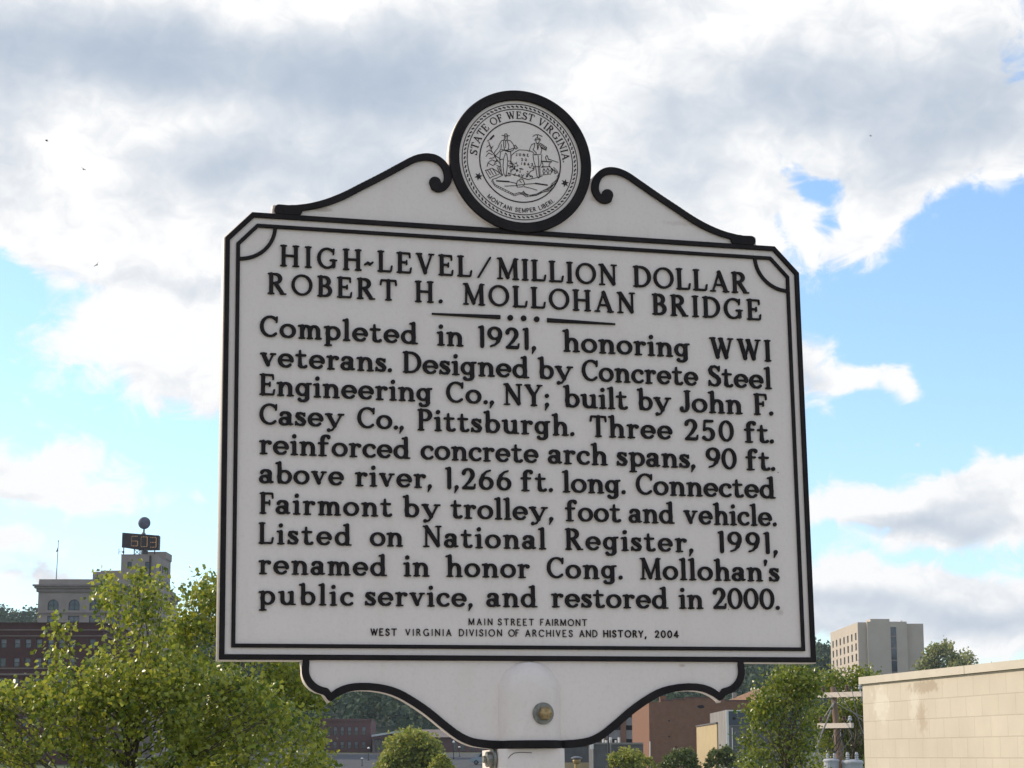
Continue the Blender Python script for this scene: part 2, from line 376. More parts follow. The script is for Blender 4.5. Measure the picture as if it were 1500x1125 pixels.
M_BUSH = leaf_mat('dark_shrub_leaves', (.045, .09, .022), (.11, .16, .04), gloss=.5, trans=.3)
M_FARLEAF = leaf_mat('hillside_leaves', (.022, .052, .034), (.042, .080, .044), gloss=.95, trans=.15)
M_FARTREE = leaf_mat('hilltop_tree_leaves', (.12, .175, .06), (.24, .30, .11), gloss=.6, trans=.3)
M_GROUND = mat('dry_grass_ground', (.075, .095, .035), rough=1, var=.35, scale=.35)
M_HILL = mat('wooded_hillside_soil', (.020, .034, .018), rough=1, var=.4, scale=.05)
M_ASPH = mat('worn_asphalt', (.062, .064, .068), rough=.95, var=.25, scale=.4)
M_WALK = mat('pale_pavement_concrete', (.36, .34, .31), rough=.95, var=.12, scale=2)
M_COPING = mat('cream_coping_paint', (.53, .475, .385), rough=.85, var=.06, scale=3)
M_BIRD = mat('dark_feathers', (.03, .028, .028), rough=.8)
M_CARP = mat('silver_blue_car_paint', (.22, .27, .31), rough=.3, spec=.6, var=.05)
M_CARG = mat('car_window_glass', (.03, .05, .055), rough=.06, spec=.7)
M_RUBBER = mat('tyre_rubber', (.02, .02, .02), rough=.9)
M_GLOBE = mat('white_lamp_globe', (.80, .80, .78), rough=.3)
def amber():
    m, t, b = new_mat('amber_clock_bulb')
    b.inputs['Base Color'].default_value = (.5, .3, .12, 1)
    b.inputs['Emission Color'].default_value = (1, .50, .20, 1); b.inputs['Emission Strength'].default_value = .09
    return m
M_AMBER = amber()

# ------------------------------------------------------------------ ground, hill and street
def ramp01(v, a, b):
    t = min(1, max(0, (v-a)/(b-a))); return t*t*(3-2*t)
def terrain(x, y):
    z = 2.4*min(1, max(0, (y-275)/105))
    h = 46 - .22*(x-60) if x > 60 else 46
    h = max(10, min(46, h))
    s = min(1, max(0, (y-415)/385))
    z += h*s*(1-.0*s)
    if y > 830: z -= min(40, (y-830)*.12)
    if y > 400: z += 1.6*math.sin(x*.031+y*.017)*s
    return z
def sheet(name, xs, ys, zf, m):
    bm = bmesh.new()
    g = [[bm.verts.new((x, y, zf(x, y))) for x in xs] for y in ys]
    for j in range(len(ys)-1):
        for i in range(len(xs)-1): bm.faces.new((g[j][i], g[j][i+1], g[j+1][i+1], g[j+1][i]))
    return obj(name, bm, m, smooth=True)
tag(sheet('ground', [-900+60*i for i in range(31)], [-300, -150, -60, -20, 0, 20, 50, 100, 150, 200, 240, 262, 275, 300, 330, 380, 412], lambda x, y: terrain(x, y), M_GROUND), kind='structure')
tag(sheet('hill', [-900+30*i for i in range(61)], [412+18*i for i in range(48)], lambda x, y: terrain(x, y), M_HILL), kind='structure')
tag(sheet('pavement', [-1.9, 2.6], [-12+2*i for i in range(20)], lambda x, y: .004, M_WALK), kind='structure')
tag(sheet('street', [-48+8*i for i in range(13)], [262, 275, 300, 330, 372], lambda x, y: terrain(x, y)+.03, M_ASPH), kind='structure')

# ------------------------------------------------------------------ outline tracing (signed distance -> closed contours)
def seg_field(X, Y, segs, k=0.0):
    """segs: (x0,y0,x1,y1,r0,r1); union of tapered capsules, slightly blended"""
    D = np.full(X.shape, 1e9)
    for (x0, y0, x1, y1, r0, r1) in segs:
        dx, dy = x1-x0, y1-y0; L = dx*dx+dy*dy
        t = np.clip(((X-x0)*dx+(Y-y0)*dy)/L, 0, 1) if L > 1e-12 else 0*X
        d = np.hypot(X-x0-t*dx, Y-y0-t*dy) - (r0+t*(r1-r0))
        if k > 0:
            h = np.clip(.5+.5*(D-d)/k, 0, 1)
            D = np.where(D > 1e8, d, D*(1-h)+d*h-k*h*(1-h))
        else: D = np.minimum(D, d)
    return D
def contours(D, x0, y0, h):
    ny, nx = D.shape
    inside = D < 0
    code = inside[:-1, :-1]*1+inside[:-1, 1:]*2+inside[1:, 1:]*4+inside[1:, :-1]*8
    nxt = {}
    def ept(j, i, e):
        if e == 0: a, b = (j, i), (j, i+1)
        elif e == 1: a, b = (j, i+1), (j+1, i+1)
        elif e == 2: a, b = (j+1, i), (j+1, i+1)
        else: a, b = (j, i), (j+1, i)
        return (a, b)
    T = {1: [(3, 0)], 2: [(0, 1)], 3: [(3, 1)], 4: [(1, 2)], 5: [(3, 2), (1, 0)], 6: [(0, 2)], 7: [(3, 2)], 8: [(2, 3)], 9: [(2, 0)], 10: [(0, 3), (2, 1)], 11: [(2, 1)], 12: [(1, 3)], 13: [(1, 0)], 14: [(0, 3)]}
    for j, i in zip(*np.nonzero((code > 0) & (code < 15))):
        for a, b in T[int(code[j, i])]: nxt[ept(j, i, a)] = ept(j, i, b)
    def pos(e):
        (j0, i0), (j1, i1) = e
        a, b = D[j0, i0], D[j1, i1]; t = a/(a-b)
        return (x0+h*(i0+t*(i1-i0)), y0+h*(j0+t*(j1-j0)))
    out, seen = [], set()
    for s in list(nxt):
        if s in seen: continue
        loop, e = [], s
        while e is not None and e not in seen:
            seen.add(e); loop.append(pos(e)); e = nxt.get(e)
        if len(loop) > 5: out.append(loop)
    return out
def simplify(loop, tol):
    pts = np.array(loop)
    def dp(a, b):
        if b <= a+1: return []
        p0, p1 = pts[a], pts[b]; d = p1-p0; L = np.hypot(*d)
        q = pts[a+1:b]-p0
        dist = np.abs(d[0]*q[:, 1]-d[1]*q[:, 0])/L if L > 1e-12 else np.hypot(q[:, 0], q[:, 1])
        m = int(dist.argmax())
        if dist[m] < tol: return []
        m += a+1
        return dp(a, m)+[m]+dp(m, b)
    n = len(pts); far = int(np.hypot(*(pts-pts[0]).T).argmax())
    idx = [0]+dp(0, far)+[far]+dp(far, n-1)
    return [tuple(pts[i]) for i in idx]
def trace(segs, h, k=0.0, tol=None):
    s = np.array(segs); r = s[:, 4:].max()+3*h
    xa, xb = min(s[:, 0].min(), s[:, 2].min())-r, max(s[:, 0].max(), s[:, 2].max())+r
    ya, yb = min(s[:, 1].min(), s[:, 3].min())-r, max(s[:, 1].max(), s[:, 3].max())+r
    X, Y = np.meshgrid(np.arange(xa, xb, h), np.arange(ya, yb, h))
    return [simplify(c, tol or h*.15) for c in contours(seg_field(X, Y, segs, k), xa, ya, h)]
def poly_segs(pts, w):
    """polyline with a width or per-point widths (third item)"""
    out = []
    for a, b in zip(pts, pts[1:]):
        wa = a[2] if len(a) > 2 else w; wb = b[2] if len(b) > 2 else w
        out.append((a[0], a[1], b[0], b[1], wa/2, wb/2))
    return out

# ------------------------------------------------------------------ lettering: cast serif letters drawn as strokes, cap height 1
K, T_ = .178, .090
def St(*p): return [('m',)+p]
def ln(x0, y0, x1, y1, w0=K, w1=None): return [('m', x0, y0, x1, y1, w0/2, (w0 if w1 is None else w1)/2)]
def sf(x0, y0, x1, y1, w=.064, w1=None): return [('s', x0, y0, x1, y1, w/2, (w if w1 is None else w1)/2)]
def bs(x, a=.13, b=.13): return sf(x-a, .036, x+b, .036)
def ts(x, a=.13, b=.13): return sf(x-a, .964, x+b, .964)
def dot(x, y, w): return [('d', x, y, x+.001, y, w/2, w/2)]
def arc(cx, cy, rx, ry, a0, a1, k=K, t=T_):
    n = max(3, int(abs(a1-a0)/15)); o = []
    P = []
    for i in range(n+1):
        a = math.radians(a0+(a1-a0)*i/n)
        P.append((cx+rx*math.cos(a), cy+ry*math.sin(a), t+(k-t)*abs(math.cos(a))**1.4))
    for p, q in zip(P, P[1:]): o.append(('m', p[0], p[1], q[0], q[1], p[2]/2, q[2]/2))
    return o
def pl(*pts):
    return [('m', a[0], a[1], b[0], b[1], a[2]/2, b[2]/2) for a, b in zip(pts, pts[1:])]
def stem(x, y0=.07, y1=.93, w=K): return ln(x, y0, x, y1, w)
XH = .62
def bowl(cx, cy=.325, rx=.235, ry=.275, k=K*.9): return arc(cx, cy, rx, ry, 0, 360, k)
G = {
 'A': ln(.42, .93, .12, .05, T_)+ln(.42, .93, .74, .06, K)+ln(.22, .33, .62, .33, .09)+bs(.11, .11, .12)+bs(.75, .14, .13),
 'B': stem(.17)+sf(.04, .95, .2, .95)+sf(.04, .05, .2, .05)+ln(.17, .945, .32, .945, T_)+arc(.32, .735, .225, .21, 90, -90)+ln(.17, .525, .34, .525, T_)+arc(.34, .29, .27, .235, 90, -90)+ln(.17, .055, .34, .055, T_),
 'C': arc(.47, .5, .38, .445, 50, 312, K*.9)+sf(.77, .93, .76, .70, .09, .08)+ln(.71, .84, .77, .76, T_, .07),
 'D': stem(.17)+sf(.04, .95, .2, .95)+sf(.04, .05, .2, .05)+ln(.17, .945, .36, .945, T_)+arc(.36, .5, .42, .445, 90, -90, K*.92)+ln(.17, .055, .36, .055, T_),
 'E': stem(.17)+sf(.04, .95, .2, .95)+sf(.04, .05, .2, .05)+ln(.17, .945, .60, .945, T_)+sf(.62, .93, .63, .76, .08)+ln(.17, .52, .47, .52, .09)+sf(.48, .43, .48, .61, .07)+ln(.17, .055, .63, .055, T_)+sf(.65, .07, .68, .26, .085),
 'F': stem(.17)+sf(.04, .95, .2, .95)+bs(.17)+ln(.17, .945, .58, .945, T_)+sf(.60, .93, .62, .74, .08)+ln(.17, .52, .46, .52, .09)+sf(.47, .42, .47, .62, .07),
 'G': arc(.47, .5, .38, .445, 50, 318, K*.9)+sf(.77, .93, .76, .70, .09, .08)+ln(.78, .12, .78, .40, K*.85)+sf(.63, .42, .91, .42)+ln(.62, .42, .78, .42, .08),
 'H': stem(.18)+stem(.74)+ln(.18, .51, .74, .51, .10)+bs(.18)+bs(.74)+ts(.18)+ts(.74),
 'I': stem(.18)+bs(.18)+ts(.18),
 'J': stem(.38, .3, .93)+ts(.38)+arc(.21, .27, .17, .24, 0, -140, K, T_)+dot(.10, .17, .17),
 'L': stem(.17)+sf(.04, .05, .2, .05)+ts(.17)+ln(.17, .055, .60, .055, T_)+sf(.63, .07, .67, .29, .09),
 'M': ln(.15, .05, .17, .95, T_)+ln(.18, .93, .51, .10, K*.95)+ln(.51, .10, .84, .93, T_)+ln(.88, .07, .86, .93, K)+bs(.15, .11, .11)+bs(.88)+sf(.04, .964, .2, .964)+sf(.84, .964, .99, .964),
 'N': ln(.16, .05, .16, .95, T_)+ln(.17, .93, .72, .09, K)+ln(.74, .09, .74, .95, T_)+bs(.16, .12, .12)+sf(.03, .964, .2, .964)+ts(.74, .12, .12),
 'O': arc(.48, .5, .41, .445, 0, 360, K*.82),
 'P': stem(.17)+sf(.04, .95, .2, .95)+bs(.17)+ln(.17, .945, .34, .945, T_)+arc(.34, .715, .26, .23, 90, -90)+ln(.17, .485, .34, .485, T_),
 'R': stem(.17)+sf(.04, .95, .2, .95)+bs(.17)+ln(.17, .945, .34, .945, T_)+arc(.34, .735, .24, .21, 90, -90)+ln(.17, .525, .36, .525, T_)+ln(.38, .50, .66, .08, K)+sf(.60, .036, .84, .036),
 'S': pl((.58, .78, T_), (.50, .90, T_), (.37, .945, T_), (.22, .90, K*.8), (.15, .77, K), (.19, .64, K), (.33, .54, K), (.48, .46, K), (.58, .35, K), (.59, .22, K), (.50, .10, K*.8), (.36, .055, T_), (.20, .10, T_), (.11, .24, T_))+sf(.61, .94, .60, .74, .08)+sf(.09, .06, .10, .27, .08),
 'T': stem(.42)+bs(.42)+ln(.10, .945, .74, .945, T_)+sf(.08, .93, .06, .74, .085)+sf(.76, .93, .78, .74, .085),
 'U': ln(.15, .30, .15, .95, K)+arc(.42, .31, .27, .25, 180, 360)+ln(.69, .30, .69, .95, T_)+ts(.15)+ts(.69, .11, .11),
 'V': ln(.14, .92, .42, .10, K)+ln(.42, .10, .70, .92, T_)+ts(.13, .13, .13)+ts(.71, .12, .11),
 'W': ln(.14, .92, .36, .10, K)+ln(.36, .10, .56, .80, T_)+ln(.53, .92, .78, .10, K)+ln(.78, .10, 1.00, .92, T_)+ts(.13, .13, .12)+ts(1.0, .12, .11)+sf(.43, .964, .6, .964),
 'Y': ln(.12, .92, .40, .48, K)+ln(.68, .92, .40, .48, T_)+stem(.40, .07, .5)+bs(.40)+ts(.11, .12, .12)+ts(.68, .11, .11),
 'a': arc(.26, .195, .17, .15, 0, 360, K*.85)+ln(.46, .14, .46, .46, K)+arc(.29, .45, .18, .16, 0, 145, K, T_)+dot(.13, .50, .16)+ln(.28, .36, .46, .37, .08)+pl((.46, .13, K*.9), (.52, .06, T_), (.60, .07, .07)),
 'b': stem(.16, .10, .96)+sf(.02, .955, .16, .965, .085)+bowl(.37),
 'c': arc(.33, .325, .25, .275, 55, 312, K*.95)+dot(.49, .49, .165),
 'd': bowl(.30)+stem(.52, .08, .96)+sf(.38, .955, .52, .965, .085)+sf(.52, .04, .68, .04),
 'e': arc(.33, .325, .25, .275, 0, 315, K*.95, T_)+ln(.10, .335, .58, .345, .085),
 'f': stem(.20, .07, .78)+bs(.20, .14, .16)+arc(.36, .79, .16, .165, 180, 45, K, T_)+dot(.47, .87, .15)+ln(.05, .60, .42, .60, .095),
 'g': arc(.28, .345, .205, .25, 0, 360, K*.9)+ln(.49, .56, .49, -.04, K)+arc(.30, -.035, .19, .15, 0, -130, K, T_)+dot(.16, -.11, .15)+sf(.46, .60, .64, .62, .085),
 'h': stem(.16, .07, .96)+sf(.02, .955, .16, .965, .085)+bs(.16, .12, .12)+arc(.37, .38, .18, .22, 165, 0, K, T_)+ln(.55, .38, .55, .08, K)+bs(.55, .12, .13),
 'i': stem(.17, .07, .58)+sf(.03, .595, .17, .60, .085)+bs(.17)+dot(.165, .875, .20),
 'l': stem(.17, .07, .96)+sf(.03, .955, .17, .965, .085)+bs(.17),
 'm': stem(.16, .07, .58)+sf(.02, .595, .16, .60, .085)+bs(.16, .12, .11)+arc(.33, .38, .15, .22, 165, 0, K, T_)+ln(.48, .38, .48, .08, K)+bs(.48, .11, .11)+arc(.66, .38, .16, .22, 165, 0, K, T_)+ln(.82, .38, .82, .08, K)+bs(.82, .11, .13),
 'n': stem(.16, .07, .58)+sf(.02, .595, .16, .60, .085)+bs(.16, .12, .12)+arc(.37, .38, .18, .22, 165, 0, K, T_)+ln(.55, .38, .55, .08, K)+bs(.55, .12, .13),
 'o': arc(.34, .325, .26, .275, 0, 360, K*.9),
 'p': stem(.16, -.20, .58)+sf(.02, .595, .16, .60, .085)+bowl(.37)+sf(.03, -.235, .30, -.235),
 'r': stem(.16, .07, .58)+sf(.02, .595, .16, .60, .085)+bs(.16, .12, .15)+arc(.36, .40, .17, .20, 165, 70, T_*1.2, T_)+dot(.43, .54, .18),
 's': pl((.42, .50, .09), (.36, .58, T_), (.26, .605, T_), (.15, .56, K*.8), (.13, .46, K*.9), (.22, .37, K), (.35, .30, K), (.43, .20, K*.9), (.39, .09, K*.8), (.27, .05, T_), (.15, .08, T_), (.09, .17, .09))+sf(.44, .60, .44, .47, .07)+sf(.07, .05, .08, .20, .07),
 't': ln(.20, .16, .20, .80, K, .10)+arc(.34, .17, .14, .12, 180, 320, K, .08)+ln(.05, .60, .42, .60, .10),
 'u': ln(.16, .22, .16, .58, K)+sf(.02, .595, .16, .60, .085)+arc(.35, .23, .19, .18, 180, 345, K, T_)+stem(.55, .10, .58)+sf(.42, .595, .55, .60, .085)+sf(.55, .04, .70, .04),
 'v': ln(.13, .57, .32, .10, K)+ln(.32, .10, .52, .57, T_)+sf(.02, .60, .24, .60, .08)+sf(.43, .60, .62, .60, .08),
 'y': ln(.14, .57, .40, .06, K)+pl((.66, .57, T_), (.40, .02, T_), (.30, -.12, T_), (.18, -.18, T_))+dot(.14, -.14, .165)+sf(.02, .60, .27, .60, .08)+sf(.55, .60, .77, .60, .08),
 '0': arc(.36, .5, .28, .445, 0, 360, K*.9),
 '1': stem(.17, .07, .94)+sf(.03, .945, .17, .955, .09),
 '2': arc(.34, .70, .22, .245, 165, -25, K, T_)+dot(.14, .74, .16)+pl((.54, .60, K), (.40, .38, K*.8), (.16, .13, T_))+ln(.12, .075, .60, .075, .14)+sf(.63, .08, .66, .24, .08),
 '3': arc(.31, .73, .21, .215, 150, -80, K, T_)+arc(.31, .29, .25, .235, 85, -150, K, T_)+dot(.12, .80, .14)+dot(.10, .20, .15),
 '4': ln(.46, .05, .46, .95, K*.9)+ln(.46, .93, .06, .30, T_)+ln(.06, .28, .66, .28, T_),
 '5': ln(.20, .93, .56, .93, .12)+ln(.19, .93, .15, .52, T_)+arc(.33, .32, .25, .265, 130, -140, K, T_)+dot(.13, .16, .16),
 '6': arc(.36, .31, .26, .255, 0, 360, K*.9)+pl((.54, .91, T_), (.36, .85, T_), (.20, .68, K*.85), (.11, .45, K*.95), (.10, .30, K*.9)),
 '8': arc(.33, .73, .20, .215, 0, 360, K*.85)+arc(.33, .29, .25, .235, 0, 360, K*.9),
 '9': arc(.36, .69, .26, .255, 0, 360, K*.9)+pl((.18, .09, T_), (.36, .15, T_), (.52, .32, K*.85), (.61, .55, K*.95), (.62, .70, K*.9)),
 '.': dot(.10, .09, .19), ',': dot(.12, .09, .19)+[('d', .13, .07, .05, -.16, .08, .03)],
 ';': dot(.12, .09, .19)+[('d', .13, .07, .05, -.16, .08, .03)]+dot(.12, .50, .19),
 "'": [('d', .10, .95, .08, .74, .085, .03)], '-': ln(.07, .31, .20, .40, .10)+ln(.20, .40, .30, .33, .12)+ln(.30, .33, .42, .42, .10), '/': ln(.05, .03, .52, .97, .085),
}
_gc = {}
def glyph(c, style='serif', wt=1.0):
    key = (c, style, wt)
    if key not in _gc:
        segs = []
        for s in G[c]:
            if style == 'sans':
                if s[0] == 's': continue
                w = .062*wt
                segs.append(s[1:5]+((w, w) if s[0] == 'm' else (w*1.2, w)))
            else:
                wx = 1.11 if c.islower() else 1.0
                segs.append((s[1]*wx, s[2], s[3]*wx, s[4], s[5]*wt, s[6]*wt))
        cs = trace(segs, .022, (.026 if style == 'serif' else .01), .005)
        xs = [p[0] for q in cs for p in q]
        _gc[key] = (cs, min(xs), max(xs))
    return _gc[key]
def word(text, x0, x1, z, cap, style='serif', wt=1.0, max_track=.6):
    """outline loops of a word between x0 and x1 on baseline z: natural letters, tracking fits the width"""
    gl = [glyph(c, style, wt) for c in text]
    nat = sum(g[2]-g[1] for g in gl)
    gaps = len(gl)-1
    sx = cap
    gap = (x1-x0-nat*cap)/max(gaps, 1)
    lo = (.045 if style == 'serif' else .10)*cap
    if gaps == 0 or gap < lo:
        sx = (x1-x0-lo*gaps)/nat; gap = lo
    out, x = [], x0
    for g in gl:
        for c in g[0]: out.append([(x+(p[0]-g[1])*sx, z+p[1]*cap) for p in c])
        x += (g[2]-g[1])*sx+gap
    return out
def shape(name, loops, mat_, parent, y0, depth, bevel=.0, z_off=0.0):
    """flat outlines (x, z) -> filled raised relief: front face at y = y0-depth, back at y0"""
    cu = bpy.data.curves.new('outline', 'CURVE'); cu.dimensions = '2D'; cu.fill_mode = 'BOTH'
    cu.extrude = max(depth/2-bevel, 1e-5); cu.bevel_depth = bevel; cu.bevel_resolution = 0; cu.offset = -bevel
    for lp in loops:
        s = cu.splines.new('POLY'); s.points.add(len(lp)-1); s.use_cyclic_u = True
        s.points.foreach_set('co', [v for p in lp for v in (p[0], p[1], 0, 1)])
    o = bpy.data.objects.new('outline', cu); COL.objects.link(o)
    bpy.context.view_layer.update()
    me = bpy.data.meshes.new_from_object(o.evaluated_get(bpy.context.evaluated_depsgraph_get()))
    bpy.data.objects.remove(o); bpy.data.curves.remove(cu)
    n = len(me.vertices); co = np.empty(n*3, np.float32); me.vertices.foreach_get('co', co); co = co.reshape(-1, 3)
    new = np.stack([co[:, 0], y0-depth/2-co[:, 2], co[:, 1]+z_off], 1)
    me.vertices.foreach_set('co', new.ravel().astype(np.float32)); me.update()
    me.name = name; me.materials.clear()
    return link_mesh(name, me, mat_, parent)

# ------------------------------------------------------------------ the historical marker
SIGN_O = Vector((.0301, 3.5419, EYE+.1597))         # bottom centre of the panel's front plane
YAW, LEAN, TILT = .2834, -.0082, -.0244
SR = Matrix.Rotation(YAW, 3, 'Z') @ Matrix.Rotation(TILT, 3, 'X') @ Matrix.Rotation(LEAN, 3, 'Y')
BASE = 1.81                                          # panel bottom above the foot of the post
marker = empty('historical_marker')
marker.matrix_world = Matrix.Translation(SIGN_O - SR @ Vector((0, 0, BASE))) @ SR.to_4x4()
tag(marker, 'white cast metal historical marker with black raised lettering and round seal on a post', 'sign')
SRI = SR.inverted(); CAMV = SRI @ (Vector((0, 0, EYE))-SIGN_O)
def sp(px, py):
    """photo measurement -> (x, z) on the marker's front plane, metres"""
    d = SRI @ ray(px, py); t = -CAMV.y/d.y
    p = CAMV+d*t
    return p.x, p.z
def c3(pts):  # measurements in the enlarged view of the left pediment
    return [(*sp(310+p[0]/3.846, 200+p[1]/3.846),)+tuple(w*.000322 for w in p[2:]) for p in pts]
def c5(pts):
    return [(*sp(300+p[0]/2.679, 880+p[1]/2.679),)+tuple(w*.000462 for w in p[2:]) for p in pts]
def smooth(pts, n=5):
    P = [np.array(p, float) for p in pts]; out = []
    for i in range(len(P)-1):
        p0, p1, p2, p3 = P[max(i-1, 0)], P[i], P[i+1], P[min(i+2, len(P)-1)]
        for k in range(n):
            t = k/n
            out.append(tuple(.5*((2*p1)+(p2-p0)*t+(2*p0-5*p1+4*p2-p3)*t*t+(3*p1-p0-3*p2+p3)*t**3)))
    return out+[tuple(P[-1])]
def mirror(pts): return [(-p[0],)+tuple(p[1:]) for p in pts]
W, H, CZ, CX = .535, .7691, .7202, .4873
def octo(i):
    q = i*math.tan(R(22.5))
    return [(-W+i, i), (W-i, i), (W-i, CZ-q), (CX-q, H-i), (-CX+q, H-i), (-W+i, CZ-q)]
FACE = .0                                            # y of the painted background
RAISE = .005
def ring(name, i0, i1, parent): return shape(name, [octo(i0), octo(i1)[::-1]], M_BLACK, parent, FACE, RAISE, .0010, BASE)
shape('panel', [octo(.0)], M_SIGN, marker, .024, .024, .0012, BASE)
ring('outer_border', .0015, .0105, marker)
ring('inner_border', .0215, .0280, marker)
for s in (-1, 1):
    a0 = (s*(W-.025), H-.025)
    pts = [(a0[0]-s*.0635*math.cos(t), a0[1]-.0605*math.sin(t)) for t in [R(90)*k/14 for k in range(15)]]
    shape('corner_arc', trace(poly_segs(pts, .0064), .0012, 0, .0002), M_BLACK, marker, FACE, RAISE-.0004, .0008, BASE)
# pediment: swan-neck plate, trim with scroll ends
top_edge = c3([(476, 392), (560, 378), (650, 355), (740, 320), (850, 265), (960, 208), (1060, 155), (1130, 118), (1180, 102), (1230, 100), (1270, 112), (1310, 140), (1345, 178)])
top_edge = smooth(top_edge)
mx_, mz_ = -.0032, .8945
RM = .1334
lhs = [(-.4515, H-.001), (-.4515, H+.0135), (-.4485, H+.0160)]+[p[:2] for p in top_edge]
lhs += [(-RM*.92, mz_-.02)]
outline = lhs+[(-x, z) for x, z in lhs[::-1]]
shape('pediment_plate', [outline[::-1]], M_SIGN, marker, .014, .0134, .0010, BASE)
trim = c3([(480, 407, 33), (560, 396, 34), (650, 373, 36), (740, 338, 37), (850, 282, 36), (960, 226, 36), (1060, 172, 36), (1130, 135, 35), (1180, 120, 36), (1225, 119, 38), (1265, 130, 38),
           (1300, 157, 38), (1322, 195, 40), (1329, 235, 40), (1322, 265, 38), (1302, 288, 38), (1276, 297, 36), (1252, 287, 40)])
trim = smooth(trim)
ball = c3([(1256, 262, 66), (1257, 262, 66)])
bar = [(-.440, H+.0065, .018), (-.408, H+.0060, .017)]
for s in (1, -1):
    f = (lambda q: q) if s == 1 else mirror
    segs = poly_segs(f(trim), 0)+poly_segs(f(ball), 0)+poly_segs(f(bar), 0)+poly_segs(f([(-.418, H+.0095, .0125), trim[0]]), 0)
    shape('scroll_trim', trace(segs, .0014, .002, .0002), M_BLACK, marker, FACE, RAISE+.0006, .0010, BASE)
# seal medallion
def circ(r, n=96, cx=mx_, cz=mz_): return [(cx+r*math.cos(6.283185*k/n), cz+r*math.sin(6.283185*k/n)) for k in range(n)]
seal = shape('seal_medallion', [circ(RM)], M_SIGN, marker, .012, .0155, .001, BASE)
SF = -.0035
shape('seal_rim', [circ(RM), circ(RM*.858)[::-1]], M_BLACK, seal, SF, .0055, .0015, BASE)
def hair(name, loops_r): return shape(name, loops_r, M_ENGRAVE, seal, SF, .0008, 0, BASE)
for r in (.812, .742, .568):
    w = .0007 if r > .6 else .0010
    hair('seal_ring', [circ(RM*r+w), circ(RM*r-w)[::-1]])
rope = []
for k in range(78):
    a = 6.283185*k/78; da = .024
    q0 = (mx_+RM*.768*math.cos(a-da), mz_+RM*.768*math.sin(a-da)); q1 = (mx_+RM*.787*math.cos(a+da), mz_+RM*.787*math.sin(a+da))
    nx_, nz_ = -(q1[1]-q0[1]), q1[0]-q0[0]; L = math.hypot(nx_, nz_); nx_, nz_ = nx_/L*.00115, nz_/L*.00115
    rope.append([(q0[0]-nx_, q0[1]-nz_), (q1[0]-nx_, q1[1]-nz_), (q1[0]+nx_, q1[1]+nz_), (q0[0]+nx_, q0[1]+nz_)])
rope_ = hair('rope_border', rope)
def on_arc(text, r, cap, a_mid, a_span, inward=False, style='serif', wt=1.0):
    """letters on a circle; angles in degrees clockwise from the top"""
    gl = [None if c == ' ' else glyph(c, style, wt) for c in text]
    wd = [(.34 if g is None else g[2]-g[1]) for g in gl]
    tot = sum(wd); arcl = R(a_span)*(r+(0 if inward else cap*.5))/cap
    gap = (arcl-tot)/(len(gl)-1)
    out, s = [], -arcl/2
    for g, w_ in zip(gl, wd):
        if g:
            th = R(a_mid)+(s+w_/2)*cap/(r+(0 if inward else cap*.5))*(-1 if inward else 1)
            ux, uz = (math.cos(th), -math.sin(th)); vx, vz = (math.sin(th), math.cos(th))
            if inward: ux, uz, vx, vz = -ux, -uz, -vx, -vz
            ox, oz = mx_+r*math.sin(th), mz_+r*math.cos(th)
            for c in g[0]:
                out.append([(ox+((p[0]-(g[1]+g[2])/2)*ux+p[1]*vx)*cap, oz+((p[0]-(g[1]+g[2])/2)*uz+p[1]*vz)*cap) for p in c])
        s += w_+gap
    return out
hair('seal_lettering', on_arc('STATE OF WEST VIRGINIA.', RM*.603, RM*.108, 0.5, 172, wt=.85))
hair('seal_motto', on_arc('MONTANI SEMPER LIBERI.', RM*.712, RM*.062, 180, 84, True, 'sans', 1.1))
def c9(pts): return [sp(690+p[0]/8.0375, 170+p[1]/8.0375)+tuple(p[2:]) for p in pts]
for (sx_, sy_) in ((82, 718), (1098, 797)):
    x, z = sp(690+sx_/8.0375, 170+sy_/8.0375)
    hair('seal_star', [[(x+(.0076 if k % 2 == 0 else .0034)*math.sin(k*math.pi/6+.25), z+(.0076 if k % 2 == 0 else .0034)*math.cos(k*math.pi/6+.25)) for k in range(12)][::-1]])
